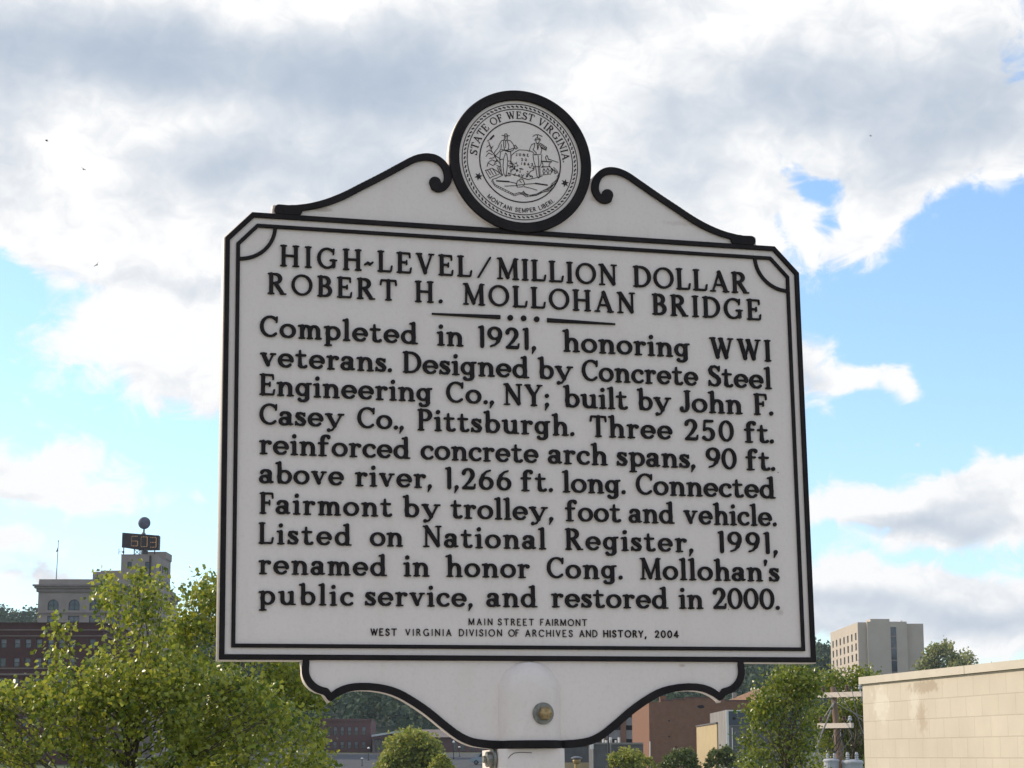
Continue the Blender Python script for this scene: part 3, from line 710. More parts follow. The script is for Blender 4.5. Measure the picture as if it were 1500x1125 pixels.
ART = [
 [(358, 236), (400, 242), (446, 240)], [(386, 236), (390, 218), (415, 218), (422, 238)], [(388, 245), (384, 282), (400, 297), (418, 285), (421, 245)], [(405, 250), (398, 272)],
 [(385, 288), (350, 300), (325, 345), (310, 385), (272, 430), (262, 458), (285, 470), (332, 420), (348, 385), (350, 340)],
 [(418, 288), (460, 300), (490, 340), (505, 385), (490, 408), (440, 428), (390, 415)], [(380, 290), (376, 345), (388, 410)], [(415, 290), (438, 350), (432, 402)], [(400, 298), (402, 340), (396, 380)],
 [(340, 428), (390, 405), (462, 428)], [(350, 402), (390, 410), (440, 405), (502, 382)], [(497, 362), (514, 348), (541, 386), (520, 396), (497, 362)],
 [(340, 430), (330, 520), (345, 620), (352, 680), (366, 702)], [(460, 430), (462, 538)], [(400, 440), (376, 510), (370, 600), (380, 690), (402, 722), (416, 640), (426, 540), (416, 460), (400, 440)], [(330, 520), (372, 515)], [(426, 535), (462, 538)],
 [(202, 310), (236, 420), (272, 470), (302, 545)], [(180, 372), (212, 345), (240, 390)], [(170, 482), (200, 440), (244, 462)], [(182, 602), (195, 552), (240, 522), (290, 545)], [(230, 395), (252, 360)],
 [(265, 470), (322, 500), (342, 524)], [(268, 565), (300, 520), (332, 565)], [(200, 562), (250, 590), (292, 565)], [(296, 590), (335, 602)], [(176, 430), (206, 405), (240, 430)], [(210, 505), (258, 500), (282, 470)],
 [(162, 648), (240, 620), (300, 655), (345, 690), (362, 704)], [(162, 648), (190, 695), (216, 742), (242, 722), (322, 690)], [(185, 640), (228, 700)], [(215, 634), (258, 700)], [(248, 628), (290, 690)], [(300, 610), (338, 690)], [(320, 605), (352, 680)],
 [(466, 470), (520, 425), (562, 405), (650, 411), (682, 422)], [(466, 470), (463, 530)], [(430, 680), (520, 702), (600, 735), (660, 755), (740, 738), (830, 715)], [(655, 720), (690, 660), (735, 640)],
 [(760, 265), (742, 292), (780, 280), (812, 292), (800, 268), (760, 265)], [(720, 248), (745, 230), (785, 226), (830, 248)], [(775, 228), (775, 266)], [(757, 292), (760, 324), (784, 331), (800, 296)],
 [(745, 325), (705, 345), (682, 400), (680, 416), (722, 432), (742, 466)], [(745, 325), (735, 380), (722, 402), (764, 442), (745, 466)], [(800, 325), (832, 342), (884, 378), (876, 412), (822, 384), (800, 350)],
 [(770, 332), (776, 402)], [(788, 332), (782, 400)], [(800, 340), (826, 402), (812, 458), (740, 462)], [(722, 458), (730, 530), (752, 602), (770, 716)], [(826, 462), (820, 560), (802, 604), (806, 716)], [(782, 470), (790, 540), (786, 622), (796, 716)],
 [(770, 716), (788, 738), (812, 716)], [(752, 604), (800, 602)], [(818, 350), (880, 395)], [(810, 365), (870, 405)],
 [(880, 530), (868, 490), (888, 470), (905, 520)], [(905, 515), (1018, 552)], [(832, 552), (842, 590), (828, 602), (925, 604), (908, 588), (925, 556)],
 [(820, 610), (922, 602), (952, 640), (930, 690), (820, 702)], [(850, 625), (838, 655), (850, 690), (868, 655), (850, 625)], [(895, 620), (882, 655), (898, 685), (914, 650), (895, 620)], [(940, 620), (930, 650), (945, 668), (958, 640), (940, 620)],
 [(965, 612), (985, 630), (972, 650), (955, 632)], [(985, 650), (1000, 672), (985, 690), (970, 668), (985, 650)], [(1000, 640), (1025, 700), (1005, 715)],
 [(240, 755), (280, 815), (350, 850), (450, 900), (500, 926), (560, 905), (590, 912), (612, 888), (640, 940), (700, 936), (760, 926), (830, 888), (915, 868), (945, 800), (992, 770), (1022, 700)],
 [(232, 770), (276, 834), (350, 872), (450, 920), (505, 946), (570, 925), (600, 930), (642, 958), (760, 944), (840, 905), (925, 885), (960, 815), (1010, 780), (1036, 712)],
 [(390, 832), (530, 826)], [(618, 838), (700, 858), (770, 880)], [(525, 815), (540, 770), (580, 745), (605, 756), (626, 810), (600, 838), (540, 845), (525, 815)], [(535, 820), (618, 812)], [(560, 760), (585, 790)],
 [(240, 756), (300, 735), (366, 704)],
]
rq = random.Random(3)
for _ in range(46):
    x, y = rq.uniform(432, 745), rq.uniform(500, 715)
    if 500 < x and y < 590: x = rq.uniform(432, 560); y = rq.uniform(545, 700)
    a = rq.uniform(0, 3.1); l = rq.uniform(10, 24)
    ART.append([(x, y), (x+l*math.cos(a), y+l*math.sin(a)), (x+l*math.cos(a+.9)*1.2, y+l*math.sin(a+.9)*1.2)])
HATCH = []   # hatching of the cut turf edge
edge_a, edge_b = [a for a in ART if a[0] == (240, 755)][0], [a for a in ART if a[0] == (232, 770)][0]
for a, b, a2, b2 in zip(edge_a, edge_b, edge_a[1:], edge_b[1:]):
    for k in range(3):
        t = (k+.5)/3
        HATCH.append([(a[0]+(a2[0]-a[0])*t, a[1]+(a2[1]-a[1])*t), (b[0]+(b2[0]-b[0])*t, b[1]+(b2[1]-b[1])*t)])
art_segs = []
for st in ART: art_segs += poly_segs(c9(st), .00060 if st is edge_a or st is edge_b else .00102)
for st in HATCH: art_segs += poly_segs(c9(st), .00055)
for st, w in (([(820, 540), (942, 546)], .0019), ([(295, 770), (440, 780)], .0024), ([(440, 780), (530, 800)], .0010), ([(620, 810), (760, 800)], .0010), ([(750, 800), (890, 820)], .0024), ([(258, 240), (225, 275)], .0032), ([(225, 275), (186, 302)], .0012)):
    art_segs += poly_segs(c9(st), w)
hair('seal_emblem', trace(art_segs, .00042, 0, .00008))
def seal_word(t, x0, x1, yb, hpx):
    a, b = sp(690+x0/8.0375, 170+yb/8.0375), sp(690+x1/8.0375, 170+yb/8.0375)
    return word(t, a[0], b[0], (a[1]+b[1])/2, hpx/8.0375*.00124, 'sans', 1.3)
hair('seal_date', seal_word('JUNE', 520, 672, 480, 34)+seal_word('20', 584, 650, 536, 32)+seal_word('1863', 586, 722, 588, 32))

# lettering of the panel: every line a casting of its own
LINES = [
 (0, (413, 390.5, 1085, 430), 31.3, [('HIGH', 409.8, 529.4), ('-', 532.8, 546.8), ('LEVEL', 552.4, 691.3), ('/', 698.8, 719.3), ('MILLION', 727.7, 903.8), ('DOLLAR', 927.1, 1097)]),
 (0, (400, 431.5, 1105, 469.6), 31.3, [('ROBERT', 391.6, 581.2), ('H.', 607.3, 647.9), ('MOLLOHAN', 677.8, 930.4), ('BRIDGE', 955, 1114.7)]),
 (1, (390, 494, 1125, 530), 31.5, [('Completed', 380.2, 612), ('in', 639.5, 678.7), ('1921,', 700.2, 784.8), ('honoring', 824, 1010.2), ('WWI', 1039.1, 1129.2)]),
 (1, (390, 537.5, 1125, 570.3), 31.5, [('veterans.', 380.2, 573.7), ('Designed', 589.6, 775), ('by', 787.6, 839.4), ('Concrete', 852, 1022.3), ('Steel', 1037.4, 1130.1)]),
 (1, (390, 579.7, 1115, 608.3), 31.5, [('Engineering', 379.6, 633), ('Co.,', 653.2, 723.2), ('NY;', 737.2, 803.9), ('built', 824.9, 919.2), ('by', 933.2, 983.1), ('John', 995.4, 1087.2), ('F.', 1104, 1132.1)]),
 (1, (390, 622.5, 1120, 649.5), 31.5, [('Casey', 379.6, 504.2), ('Co.,', 523, 591), ('Pittsburgh.', 611.2, 840.8), ('Three', 863.8, 984.5), ('250', 1002.7, 1074.6), ('ft.', 1090, 1132.9)]),
 (1, (390, 665.8, 1122, 689.8), 31.5, [('reinforced', 379, 600.8), ('concrete', 615.7, 788.4), ('arch', 802.2, 889.8), ('spans,', 903, 1018), ('90', 1034, 1078.8), ('ft.', 1092.3, 1134.8)]),
 (1, (390, 708.3, 1125, 730.6), 31.5, [('above', 379, 503.4), ('river,', 519.6, 632.2), ('1,266', 652, 748.7), ('ft.', 762.4, 809.4), ('long.', 823.4, 915.9), ('Connected', 931.3, 1135.7)]),
 (1, (390, 753, 1125, 771), 31.5, [('Fairmont', 379.6, 574.2), ('by', 589.6, 645), ('trolley,', 659.6, 810), ('foot', 827.6, 909.4), ('and', 920.6, 987.8), ('vehicle.', 1001, 1137)]),
 (1, (390, 797.3, 1125, 811.4), 31.5, [('Listed', 378.2, 514.8), ('on', 541.4, 590.2), ('National', 619, 799.6), ('Register,', 827.6, 1015), ('1991,', 1051.7, 1138.5)]),
 (1, (390, 841.6, 1125, 852), 31.5, [('renamed', 378.2, 566.6), ('in', 590.4, 628.8), ('honor', 652.6, 775.6), ('Cong.', 800.8, 911.4), ("Mollohan's", 937.4, 1141.3)]),
 (1, (390, 886.4, 1125, 893.2), 31.5, [('public', 378.2, 517.4), ('service,', 534.2, 691.8), ('and', 712, 786.8), ('restored', 807.2, 978.6), ('in', 994, 1029.8), ('2000.', 1044.4, 1141.5)]),
 (2, (690, 915.9, 858, 917.3), 10.2, [('MAIN', 686.2, 721.2), ('STREET', 729, 782), ('FAIRMONT', 791.2, 859.8)]),
 (2, (545, 931.2, 992, 934.4), 10.6, [('WEST', 542.6, 581.2), ('VIRGINIA', 593.8, 661), ('DIVISION', 672.2, 735.2), ('OF', 744.5, 760.4), ('ARCHIVES', 769.4, 838.8), ('AND', 848.6, 875), ('HISTORY,', 883.6, 946.7), ('2004', 959.3, 994.3)]),
]
NAMES = ['heading_word', 'inscription_word', 'credit_word']
for kind, (bx0, by0, bx1, by1), cap_px, words in LINES:
    for w_, px0, px1 in words:
        t0, t1 = (px0-bx0)/(bx1-bx0), (px1-bx0)/(bx1-bx0)
        a, b = sp(px0, by0+(by1-by0)*t0), sp(px1, by0+(by1-by0)*t1)
        m_ = (px0+px1)/2; ym = by0+(by1-by0)*(m_-bx0)/(bx1-bx0)
        cap = sp(m_, ym-cap_px)[1]-sp(m_, ym)[1]
        bold = w_ in ('WEST', '2004', 'HISTORY,')
        loops = word(w_, a[0], b[0], (a[1]+b[1])/2, cap, 'serif' if kind < 2 else 'sans', (.97, 1.02)[kind] if kind < 2 else (1.3 if bold else .95))
        shape(NAMES[kind], loops, M_BLACK, marker, FACE, (.0045 if kind < 2 else .0022), .0006 if kind < 2 else .0002, BASE)
# divider: two tapering dashes and three dots
dv = []
for a, b, wa, wb in (((632.2, 460), (732.4, 464.9), .0028, .0072), ((801, 469.4), (900.5, 475.2), .0076, .0030)):
    p, q = sp(*a), sp(*b); dv.append([(p[0], p[1]-wa/2), (q[0], q[1]-wb/2), (q[0], q[1]+wb/2), (p[0], p[1]+wa/2)])
for d in ((747, 465.9), (766.6, 466.7), (785.7, 468)):
    p = sp(*d); dv.append(circ(.0051, 20, p[0], p[1]))
shape('divider', dv, M_BLACK, marker, FACE, .0045, .0008, BASE)
# lower bracket
b1 = c5([(396, 240, 24), (394, 282, 25), (408, 318, 25), (438, 345, 25), (474, 357, 25), (492, 380, 25)])
b2 = c5([(492, 380, 22), (525, 357, 26), (570, 341, 26), (630, 337, 26), (695, 344, 26), (755, 362, 27), (815, 395, 27), (875, 436, 27), (935, 485, 27), (995, 530, 27), (1045, 553, 27), (1095, 562, 28), (1150, 565, 28), (1210, 565, 28)])
b1 = smooth(b1[:-1])+[b1[-1]]; b2 = smooth(b2)
xb = min(p[0] for p in b1)-.0055
low = [(xb, .001)]+[(p[0]-.004, p[1]-.004) for p in b1[3:-1]]+[(b1[-1][0]-.002, b1[-1][1]-.009)]+[(p[0]-.001, p[1]-.0065) for p in b2[1:]]
shape('bracket_plate', [(low+[(-x, z) for x, z in low[::-1]])], M_SIGN, marker, .022, .0212, .001, BASE)
for f in ((lambda q: q), mirror):
    e = f(b2)[-1]
    segs = poly_segs(f(b1), 0)+poly_segs(f(b2), 0)+poly_segs([e, (0, e[1]-.0003, .0128)], 0)
    shape('bracket_trim', trace(segs, .0014, .0015, .0002), M_BLACK, marker, FACE, RAISE if f is mirror else RAISE-.0003, .0010, BASE)
# socket boss: half-round sleeve with a domed top, cast into the bracket
bx_, bz_top, bw_ = sp(775, 1000)[0], sp(775, 968)[1], .0555
bzb = b2[-1][1]+.004
bm = bmesh.new(); NX, NZ = 29, 47
grid = []
for j in range(NZ):
    row = []
    z = bzb+(bz_top-bzb)*j/(NZ-1)
    zc = bz_top-bw_
    hw = bw_ if z < zc else math.sqrt(max(1e-9, bw_**2-(z-zc)**2))
    for i in range(NX):
        u = -1+2*i/(NX-1); u = math.sin(u*math.pi/2); x = u*hw
        rr = math.hypot(x, max(0, z-zc))/bw_
        d = .025*(1-rr**4)
        row.append(bm.verts.new((bx_+x, FACE+.0008-max(0, d), BASE+z)))
    grid.append(row)
for j in range(NZ-1):
    for i in range(NX-1): bm.faces.new((grid[j][i], grid[j][i+1], grid[j+1][i+1], grid[j+1][i]))
obj('socket_boss', bm, M_SIGN, marker, smooth=True)
bm = bmesh.new(); rows = []
for i in range(25):
    u = -1.1+2.2*i/24; x = bx_+u*bw_; d = max(0, .025*(1-abs(u)**4))+RAISE; zc_ = b2[-1][1]
    rows.append([bm.verts.new((x, y, BASE+z)) for y, z in ((.004, zc_-.0066), (-d+.001, zc_-.0066), (-d, zc_-.0056), (-d, zc_+.0056), (-d+.001, zc_+.0066), (.004, zc_+.0066))])
for r0, r1 in zip(rows, rows[1:]):
    for k in range(5): bm.faces.new((r0[k], r1[k], r1[k+1], r0[k+1]))
bm.faces.new(rows[0]); bm.faces.new(rows[-1][::-1])
obj('socket_band', bm, M_BLACK, marker)
hx, hz = sp(790, 1046)
bm = bmesh.new(); Mrot = Matrix.Translation((hx-.001, -.0262, BASE+hz)) @ Matrix.Rotation(math.pi/2, 4, 'X')
lathe(bm, [(.0185, -.004), (.0185, .0015), (.0178, .0025)], 28, Mrot)
wsh = obj('washer', bm, M_GALV, marker)
bm = bmesh.new(); Mrot = Matrix.Translation((hx+.001, -.0292, BASE+hz)) @ Matrix.Rotation(math.pi/2, 4, 'X')
lathe(bm, [(.0118, -.002), (.0118, .0075), (.0100, .0100), (.004, .0108)], 6, Mrot)
obj('bolt', bm, M_BRASS, wsh)
# post
pbx = sp(776.5, 1110)[0]; pz = b2[-1][1]-.0072
bm = bmesh.new(); n = 8; hw = .0588; rc = .010
sect = []
for (cx_, cy_, a0) in ((hw-rc, hw-rc, 0), (-hw+rc, hw-rc, 90), (-hw+rc, -hw+rc, 180), (hw-rc, -hw+rc, 270)):
    for k in range(5): sect.append((cx_+rc*math.cos(R(a0+22.5*k)), cy_+rc*math.sin(R(a0+22.5*k))))
lo_ = [bm.verts.new((pbx+x, .042+y, -.15)) for x, y in sect]; hi_ = [bm.verts.new((pbx+x, .042+y, BASE+pz)) for x, y in sect]
for k in range(len(sect)): bm.faces.new((lo_[k], lo_[(k+1) % len(sect)], hi_[(k+1) % len(sect)], hi_[k]))
bm.faces.new(hi_); bm.faces.new(lo_[::-1])
post = obj('post', bm, M_SIGN, marker)
s8 = [sp(720+x/6.82, 960+y/6.82) for x, y in ((140, 1030), (165, 1000), (200, 978), (260, 972), (330, 975), (370, 976))]
shape('scratch', trace(poly_segs(s8, .0012), .0005, 0, .0001), M_SCRATCH, post, .042-hw, .0006, 0, BASE)
bm = bmesh.new()
cxp, czp = sp(727, 1112)
Mrot = Matrix.Translation((pbx-hw-.002, .012, BASE+czp)) @ Matrix.Rotation(-math.pi/2, 4, 'Y')
lathe(bm, [(.020, 0), (.020, .004), (.013, .005), (.013, .013), (.006, .014), (.006, .019)], 12, Mrot)
obj('side_bolt', bm, M_GALV, post)

# ------------------------------------------------------------------ buildings
def facade(bm, o, ux, W_, H_, openings, depth, nrm):
    """a wall W_ x H_ from corner o along unit ux with rectangular openings (u0,u1,v0,v1) and their reveals"""
    us = sorted({0, W_} | {q for r in openings for q in r[:2]}); vs = sorted({0, H_} | {q for r in openings for q in r[2:4]})
    P = lambda u, v, d=0: o+ux*u+Vector((0, 0, v))-nrm*d
    for u0, u1 in zip(us, us[1:]):
        for v0, v1 in zip(vs, vs[1:]):
            cu_, cv_ = (u0+u1)/2, (v0+v1)/2
            if any(r[0] < cu_ < r[1] and r[2] < cv_ < r[3] for r in openings): continue
            bm.faces.new([bm.verts.new(P(*q)) for q in ((u0, v0), (u1, v0), (u1, v1), (u0, v1))])
    for (u0, u1, v0, v1) in openings:
        for a, b in (((u0, v0), (u1, v0)), ((u1, v0), (u1, v1)), ((u1, v1), (u0, v1)), ((u0, v1), (u0, v0))):
            bm.faces.new([bm.verts.new(P(*q)) for q in (a, b)]+[bm.verts.new(P(b[0], b[1], depth)), bm.verts.new(P(a[0], a[1], depth))])
def slab(bm, o, ux, nrm, u0, u1, v0, v1, d0, d1):
    """box on a wall: u along it, v up, d out of it"""
    P = lambda u, v, d: o+ux*u+Vector((0, 0, v))+nrm*d
    vs = [bm.verts.new(P(*q)) for q in ((u0, v0, d0), (u1, v0, d0), (u1, v1, d0), (u0, v1, d0), (u0, v0, d1), (u1, v0, d1), (u1, v1, d1), (u0, v1, d1))]
    for f in ((0, 1, 2, 3), (4, 7, 6, 5), (0, 4, 5, 1), (1, 5, 6, 2), (2, 6, 7, 3), (3, 7, 4, 0)): bm.faces.new([vs[i] for i in f])
def window(par, o, ux, nrm, r, depth, blind=0.0, cols=1, rows=1, mf=None, name='window', fw=None):
    u0, u1, v0, v1 = r; fw = fw or min(.09, (u1-u0)*.09)
    bm = bmesh.new(); d0, d1 = -depth, -depth+.06
    slab(bm, o, ux, nrm, u0, u1, v0, v0+fw, d0, d1); slab(bm, o, ux, nrm, u0, u1, v1-fw, v1, d0, d1)
    slab(bm, o, ux, nrm, u0, u0+fw, v0+fw, v1-fw, d0, d1); slab(bm, o, ux, nrm, u1-fw, u1, v0+fw, v1-fw, d0, d1)
    for k in range(1, cols): c_ = u0+(u1-u0)*k/cols; slab(bm, o, ux, nrm, c_-fw/2, c_+fw/2, v0+fw, v1-fw, d0, d1)
    for k in range(1, rows): c_ = v0+(v1-v0)*k/rows; slab(bm, o, ux, nrm, u0+fw, u1-fw, c_-fw/2, c_+fw/2, d0+.004, d1+.004)
    w = obj(name, bm, mf or M_DKFRAME, par)
    bm = bmesh.new()
    slab(bm, o, ux, nrm, u0+fw*.5, u1-fw*.5, v0+fw*.5, v1-fw*.5, d0-.02, d0+.02)
    obj('pane', bm, M_GLASS, w)
    if blind:
        bm = bmesh.new(); vm = v0+(v1-v0)*(1-blind)
        lo, hi = (v0+fw, v0+fw+(v1-v0)*blind) if blind < 0 else (vm, v1-fw)
        slab(bm, o, ux, nrm, u0+fw, u1-fw, lo, hi, d0+.021, d0+.03)
        obj('blind', bm, M_BLIND, w)
    return w
X1, Y1 = Vector((1, 0, 0)), Vector((0, 1, 0))
FR = Vector((0, -1, 0))
def px_m(Y): return Y/F/CP*(1.0)                    # metres per photo pixel at distance Y
def zpx(py, Y): return at(750, py, Y).z
PYREF = 1000
def xpx(px, Y, py=None): return at(px, PYREF if py is None else py, Y).x

PYREF = 850
# --- bank with clock sign (far left)
Y = 345.0
bank = empty('bank_building', (xpx(57, Y), Y, 0)); tag(bank, 'tall pale stone bank building with cornice, arched windows and a stepped rooftop tower', 'building')
bx0 = xpx(57, Y)
L = lambda px: xpx(px, Y)-bx0
Z = lambda py: zpx(py, Y)
o0 = Vector((0, 0, 0))
wid = L(216); ops, arch = [], []
for cx_ in (79.4, 110, 140.5, 171, 201.5):
    for (t_, b_) in ((878, 894),): arch.append((L(cx_-8), L(cx_+8), Z(b_), Z(t_)))
    for (t_, b_) in ((902, 914), (930, 944), (958, 972), (986, 1000), (1014, 1028), (1042, 1056), (1070, 1084)): ops.append((L(cx_-8), L(cx_+8), Z(b_), Z(t_)))
bm = bmesh.new()
facade(bm, o0, X1, wid, Z(851), ops+arch, .35, FR)
dep = 30.0
sideops = [(3+i*4.2, 4.4+i*4.2, Z(b_), Z(t_)) for i in range(6) for (t_, b_) in ((878, 894), (902, 914), (930, 944), (958, 972))]
facade(bm, Vector((wid, 0, 0)), Y1, dep, Z(851), sideops, .3, X1)
facade(bm, Vector((0, dep, 0)), -Y1, dep, Z(851), [], .3, -X1)
facade(bm, Vector((wid, dep, 0)), -X1, wid, Z(851), [], .3, Y1)
for (u0, u1, v0, v1) in arch:      # spandrels above the round heads
    r_ = (u1-u0)/2; cx_ = (u0+u1)/2; zs = v1-r_
    for s in (-1, 1):
        vs = [bm.verts.new((cx_+s*r_, .02, v1))]+[bm.verts.new((cx_+s*r_*math.cos(R(a)), .02, zs+r_*math.sin(R(a)))) for a in range(0, 91, 15)]
        for i in range(1, len(vs)-1): bm.faces.new((vs[0], vs[i], vs[i+1]))
obj('wall', bm, M_STONE, bank)
bm = bmesh.new(); box(bm, .02, wid-.02, .02, dep, Z(852.5), Z(851)); obj('roof', bm, M_ROOF, bank)
for r in ops[:]: window(bank, o0, X1, FR, r, .3, .55 if rng.random() < .6 else .3, 2, 1)
for r in arch: window(bank, o0, X1, FR, r, .3, 0, 2, 2)
for r in sideops: window(bank, Vector((wid, 0, 0)), Y1, X1, r, .25, .4)
bm = bmesh.new()
pad = .85
def ringbox(bm, x0, x1, y0, y1, z0, z1, t):
    box(bm, x0, x1, y0, y0+t, z0, z1); box(bm, x0, x1, y1-t, y1, z0, z1); box(bm, x0, x0+t, y0+t, y1-t, z0, z1); box(bm, x1-t, x1, y0+t, y1-t, z0, z1)
ringbox(bm, -pad, wid+pad, -pad, dep+pad, Z(859), Z(856.5), pad*1.8)
ringbox(bm, -pad*.7, wid+pad*.7, -pad*.7, dep+pad*.7, Z(862), Z(859), pad*1.5)
ringbox(bm, -.3, wid+.3, -.3, dep+.3, Z(867), Z(862), .6)
ringbox(bm, -.2, wid+.2, -.2, dep+.2, Z(899), Z(897), .4)
obj('cornice', bm, M_STONE_TRIM, bank)
bm = bmesh.new(); ringbox(bm, .05, wid-.05, -.05, dep-.05, Z(856.5), Z(848.5), .5); obj('parapet', bm, M_STONE, bank)
# setback block and tower
bm = bmesh.new()
xa, xb_ = L(132), L(176)
box(bm, xa, xb_, 2.0, 18, Z(852), Z(836)); box(bm, L(141), xb_, 3.5, 18, Z(836), Z(833))
obj('setback_block', bm, M_STONE, bank)
bm = bmesh.new(); slab(bm, Vector((0, 2, 0)), X1, FR, L(135.5), L(142), Z(851), Z(844.5), -.05, .06); obj('setback_window', bm, M_GLASS, bank)
ta, tb = L(174.5), L(228); tz = Z(812); tw = tb-ta
to = Vector((ta, 1.2, 0)); tops = [(L(q)-ta, L(q+6.2)-ta, Z(b_), Z(t_)) for q in (184, 210) for t_, b_ in ((822, 832), (842, 852), (862, 872), (882, 892), (902, 912))]
tdep = 13.5
tso = [(2.4+i*2.6, 3.6+i*2.6, Z(b_), Z(t_)) for i in range(4) for t_, b_ in ((824, 834), (844, 854), (864, 874), (884, 894), (904, 914), (924, 934))]
bm = bmesh.new()
facade(bm, to, X1, tw, tz, tops, .3, FR)
facade(bm, to+X1*tw, Y1, tdep, tz, tso, .25, X1)
facade(bm, to+Y1*tdep, -Y1, tdep, tz, [], .3, -X1); facade(bm, to+X1*tw+Y1*tdep, -X1, tw, tz, [], .3, Y1)
box(bm, ta+.02, tb-.02, 1.22, 1.2+tdep-.02, tz-.4, tz-.02)
ringbox(bm, ta-.06, tb+.06, 1.14, 1.26+tdep, tz-.01, tz+.12, .4)
obj('tower', bm, M_STONE, bank)
for r in tops: window(bank, to, X1, FR, r, .25, 0, 1, 2)
for r in tso: window(bank, to+X1*tw, Y1, X1, r, .2, 0)
bm = bmesh.new(); box(bm, tb-4.2, tb+.15, 1.2+tdep-6, 1.2+tdep+.2, tz+.12, tz+1.3); obj('lift_housing', bm, M_STONE, bank)
bm = bmesh.new(); tube(bm, [(tb-1.2, 1.02, Z(1000)), (tb-1.2, 1.02, Z(813))], .16, 8); tube(bm, [(tb-2.3, 1.7, tz), (tb-2.3, 1.7, tz+.75)], .55, 10); obj('drainpipe', bm, M_DKFRAME, bank)
PYREF = 795
# clock sign on the tower roof
cy = Y+4.0
clk = empty('clock_sign', (xpx(204, cy), cy, zpx(812, cy))); tag(clk, 'dark rooftop sign box with amber digits 603 on legs above the bank tower', 'clock sign')
clx, clz = xpx(204, cy), zpx(812, cy)
LX = lambda px: xpx(px, cy)-clx
LZ = lambda py: zpx(py, cy)-clz
bm = bmesh.new()
v = [(LX(177), .9), (LX(179.5), -.4), (LX(231), 0.9), (LX(231), 2.6), (LX(206), 3.2)]
t_, b_ = [LZ(780.5), LZ(780.5), LZ(783.5), LZ(783.5), LZ(780.5)], [LZ(801), LZ(802.5), LZ(804), LZ(804), LZ(804)]
tv = [bm.verts.new((x, y, z)) for (x, y), z in zip(v, t_)]; bv = [bm.verts.new((x, y, z)) for (x, y), z in zip(v, b_)]
for k in range(5): bm.faces.new((bv[k], bv[(k+1) % 5], tv[(k+1) % 5], tv[k]))
bm.faces.new(tv); bm.faces.new(bv[::-1])
obj('sign_box', bm, M_SIGNBOX, clk)
SEG = {'6': 'acdefg', '0': 'abcdef', '9': 'abcdfg', '3': 'abcdg'}
for ch, cxp_ in (('6', 197), ('0', 210.5), ('3', 223.2)):
    bm = bmesh.new(); w_, h_ = .62, .83; x0 = LX(cxp_); z0 = LZ(792.6)-(cxp_-197)*.006
    yy = -.4+(x0-LX(179.5))/(LX(231)-LX(179.5))*1.3-.05
    ends = {'a': ((-1, 1), (1, 1)), 'b': ((1, 1), (1, 0)), 'c': ((1, 0), (1, -1)), 'd': ((-1, -1), (1, -1)), 'e': ((-1, 0), (-1, -1)), 'f': ((-1, 1), (-1, 0)), 'g': ((-1, 0), (1, 0))}
    for s in SEG[ch]:
        (xa_, za_), (xb2, zb2) = ends[s]
        for k in range(4):
            t = (k+.5)/4
            sphere(bm, (x0+w_*(xa_+(xb2-xa_)*t)*.85, yy, z0+h_*(za_+(zb2-za_)*t)), .092, 6, 5)
    obj('digit', bm, M_AMBER, clk)
bm = bmesh.new()
for px in (180, 195.5, 204, 206.5, 209, 225.5): tube(bm, [(LX(px), 1.0, 0), (LX(px), 1.0, LZ(801))], .10, 6)
tube(bm, [(LX(195.5), 1.0, 0), (LX(204), 1.0, LZ(804))], .05, 5); tube(bm, [(LX(204), 1.0, 0), (LX(195.5), 1.0, LZ(804))], .05, 5)
obj('legs', bm, M_SIGNBOX, clk)
clk['label'] = 'dark rooftop sign box with amber digits 603 on legs above the bank tower'
bm = bmesh.new(); tube(bm, [(LX(208), 1.2, LZ(783)), (LX(208.6), 1.2, LZ(773))], .17, 8); sphere(bm, (LX(208), 1.2, LZ(781.5)), .38, 10, 8); obj('disc_mast', bm, M_STEEL, clk)
bm = bmesh.new(); sphere(bm, (LX(208.6), 1.2, LZ(765)), 9.0*px_m(cy), 24, 16, (1, .45, 1)); obj('disc', bm, M_BALL, clk, smooth=True)
an = empty('rooftop_antenna', (xpx(174.6, Y+1.6), Y+1.6, Z(812)+.1)); tag(an, 'thin antenna beside the clock sign at the left edge of the tower roof', 'antenna')
bm = bmesh.new(); tube(bm, [(0, 0, 0), (0, 0, 1.05)], .05, 5); tube(bm, [(0, 0, .45), (.75, 0, .50)], .04, 5); obj('mast', bm, M_STEEL, an)
bm = bmesh.new(); sphere(bm, (.75, 0, .45), .20, 8, 6, (1, .6, 1)); obj('floodlight', bm, M_SIGNBOX, an)
PYREF = 850
fp = empty('flagpole', (xpx(82.3, Y+1), Y+1, Z(850))); tag(fp, 'tall thin flagpole on the flat roof at the left of the bank', 'flagpole')
fx = xpx(85.5, Y+1, 795)-xpx(82.3, Y+1, 850); fz = Z(792)-Z(850)
bm = bmesh.new(); tube(bm, [(0, 0, 0), (fx, 0, fz)], [.085, .05], 6); sphere(bm, (fx, 0, fz+.05), .12, 8, 6); obj('pole', bm, M_STEEL, fp)
bm = bmesh.new()
vs = [bm.verts.new(p) for p in ((fx*.93, 0, fz*.88), (fx*.90, .05, fz*.77), (fx*.90-.25, .03, fz*.72), (fx*.86-.32, 0, fz*.74), (fx*.9-.12, .02, fz*.82))]
bm.faces.new(vs); r_ = bmesh.ops.extrude_face_region(bm, geom=bm.faces[:]); bmesh.ops.translate(bm, vec=(0, .04, 0), verts=[g for g in r_['geom'] if isinstance(g, bmesh.types.BMVert)])
obj('flag', bm, M_STEEL, fp)

PYREF = 950
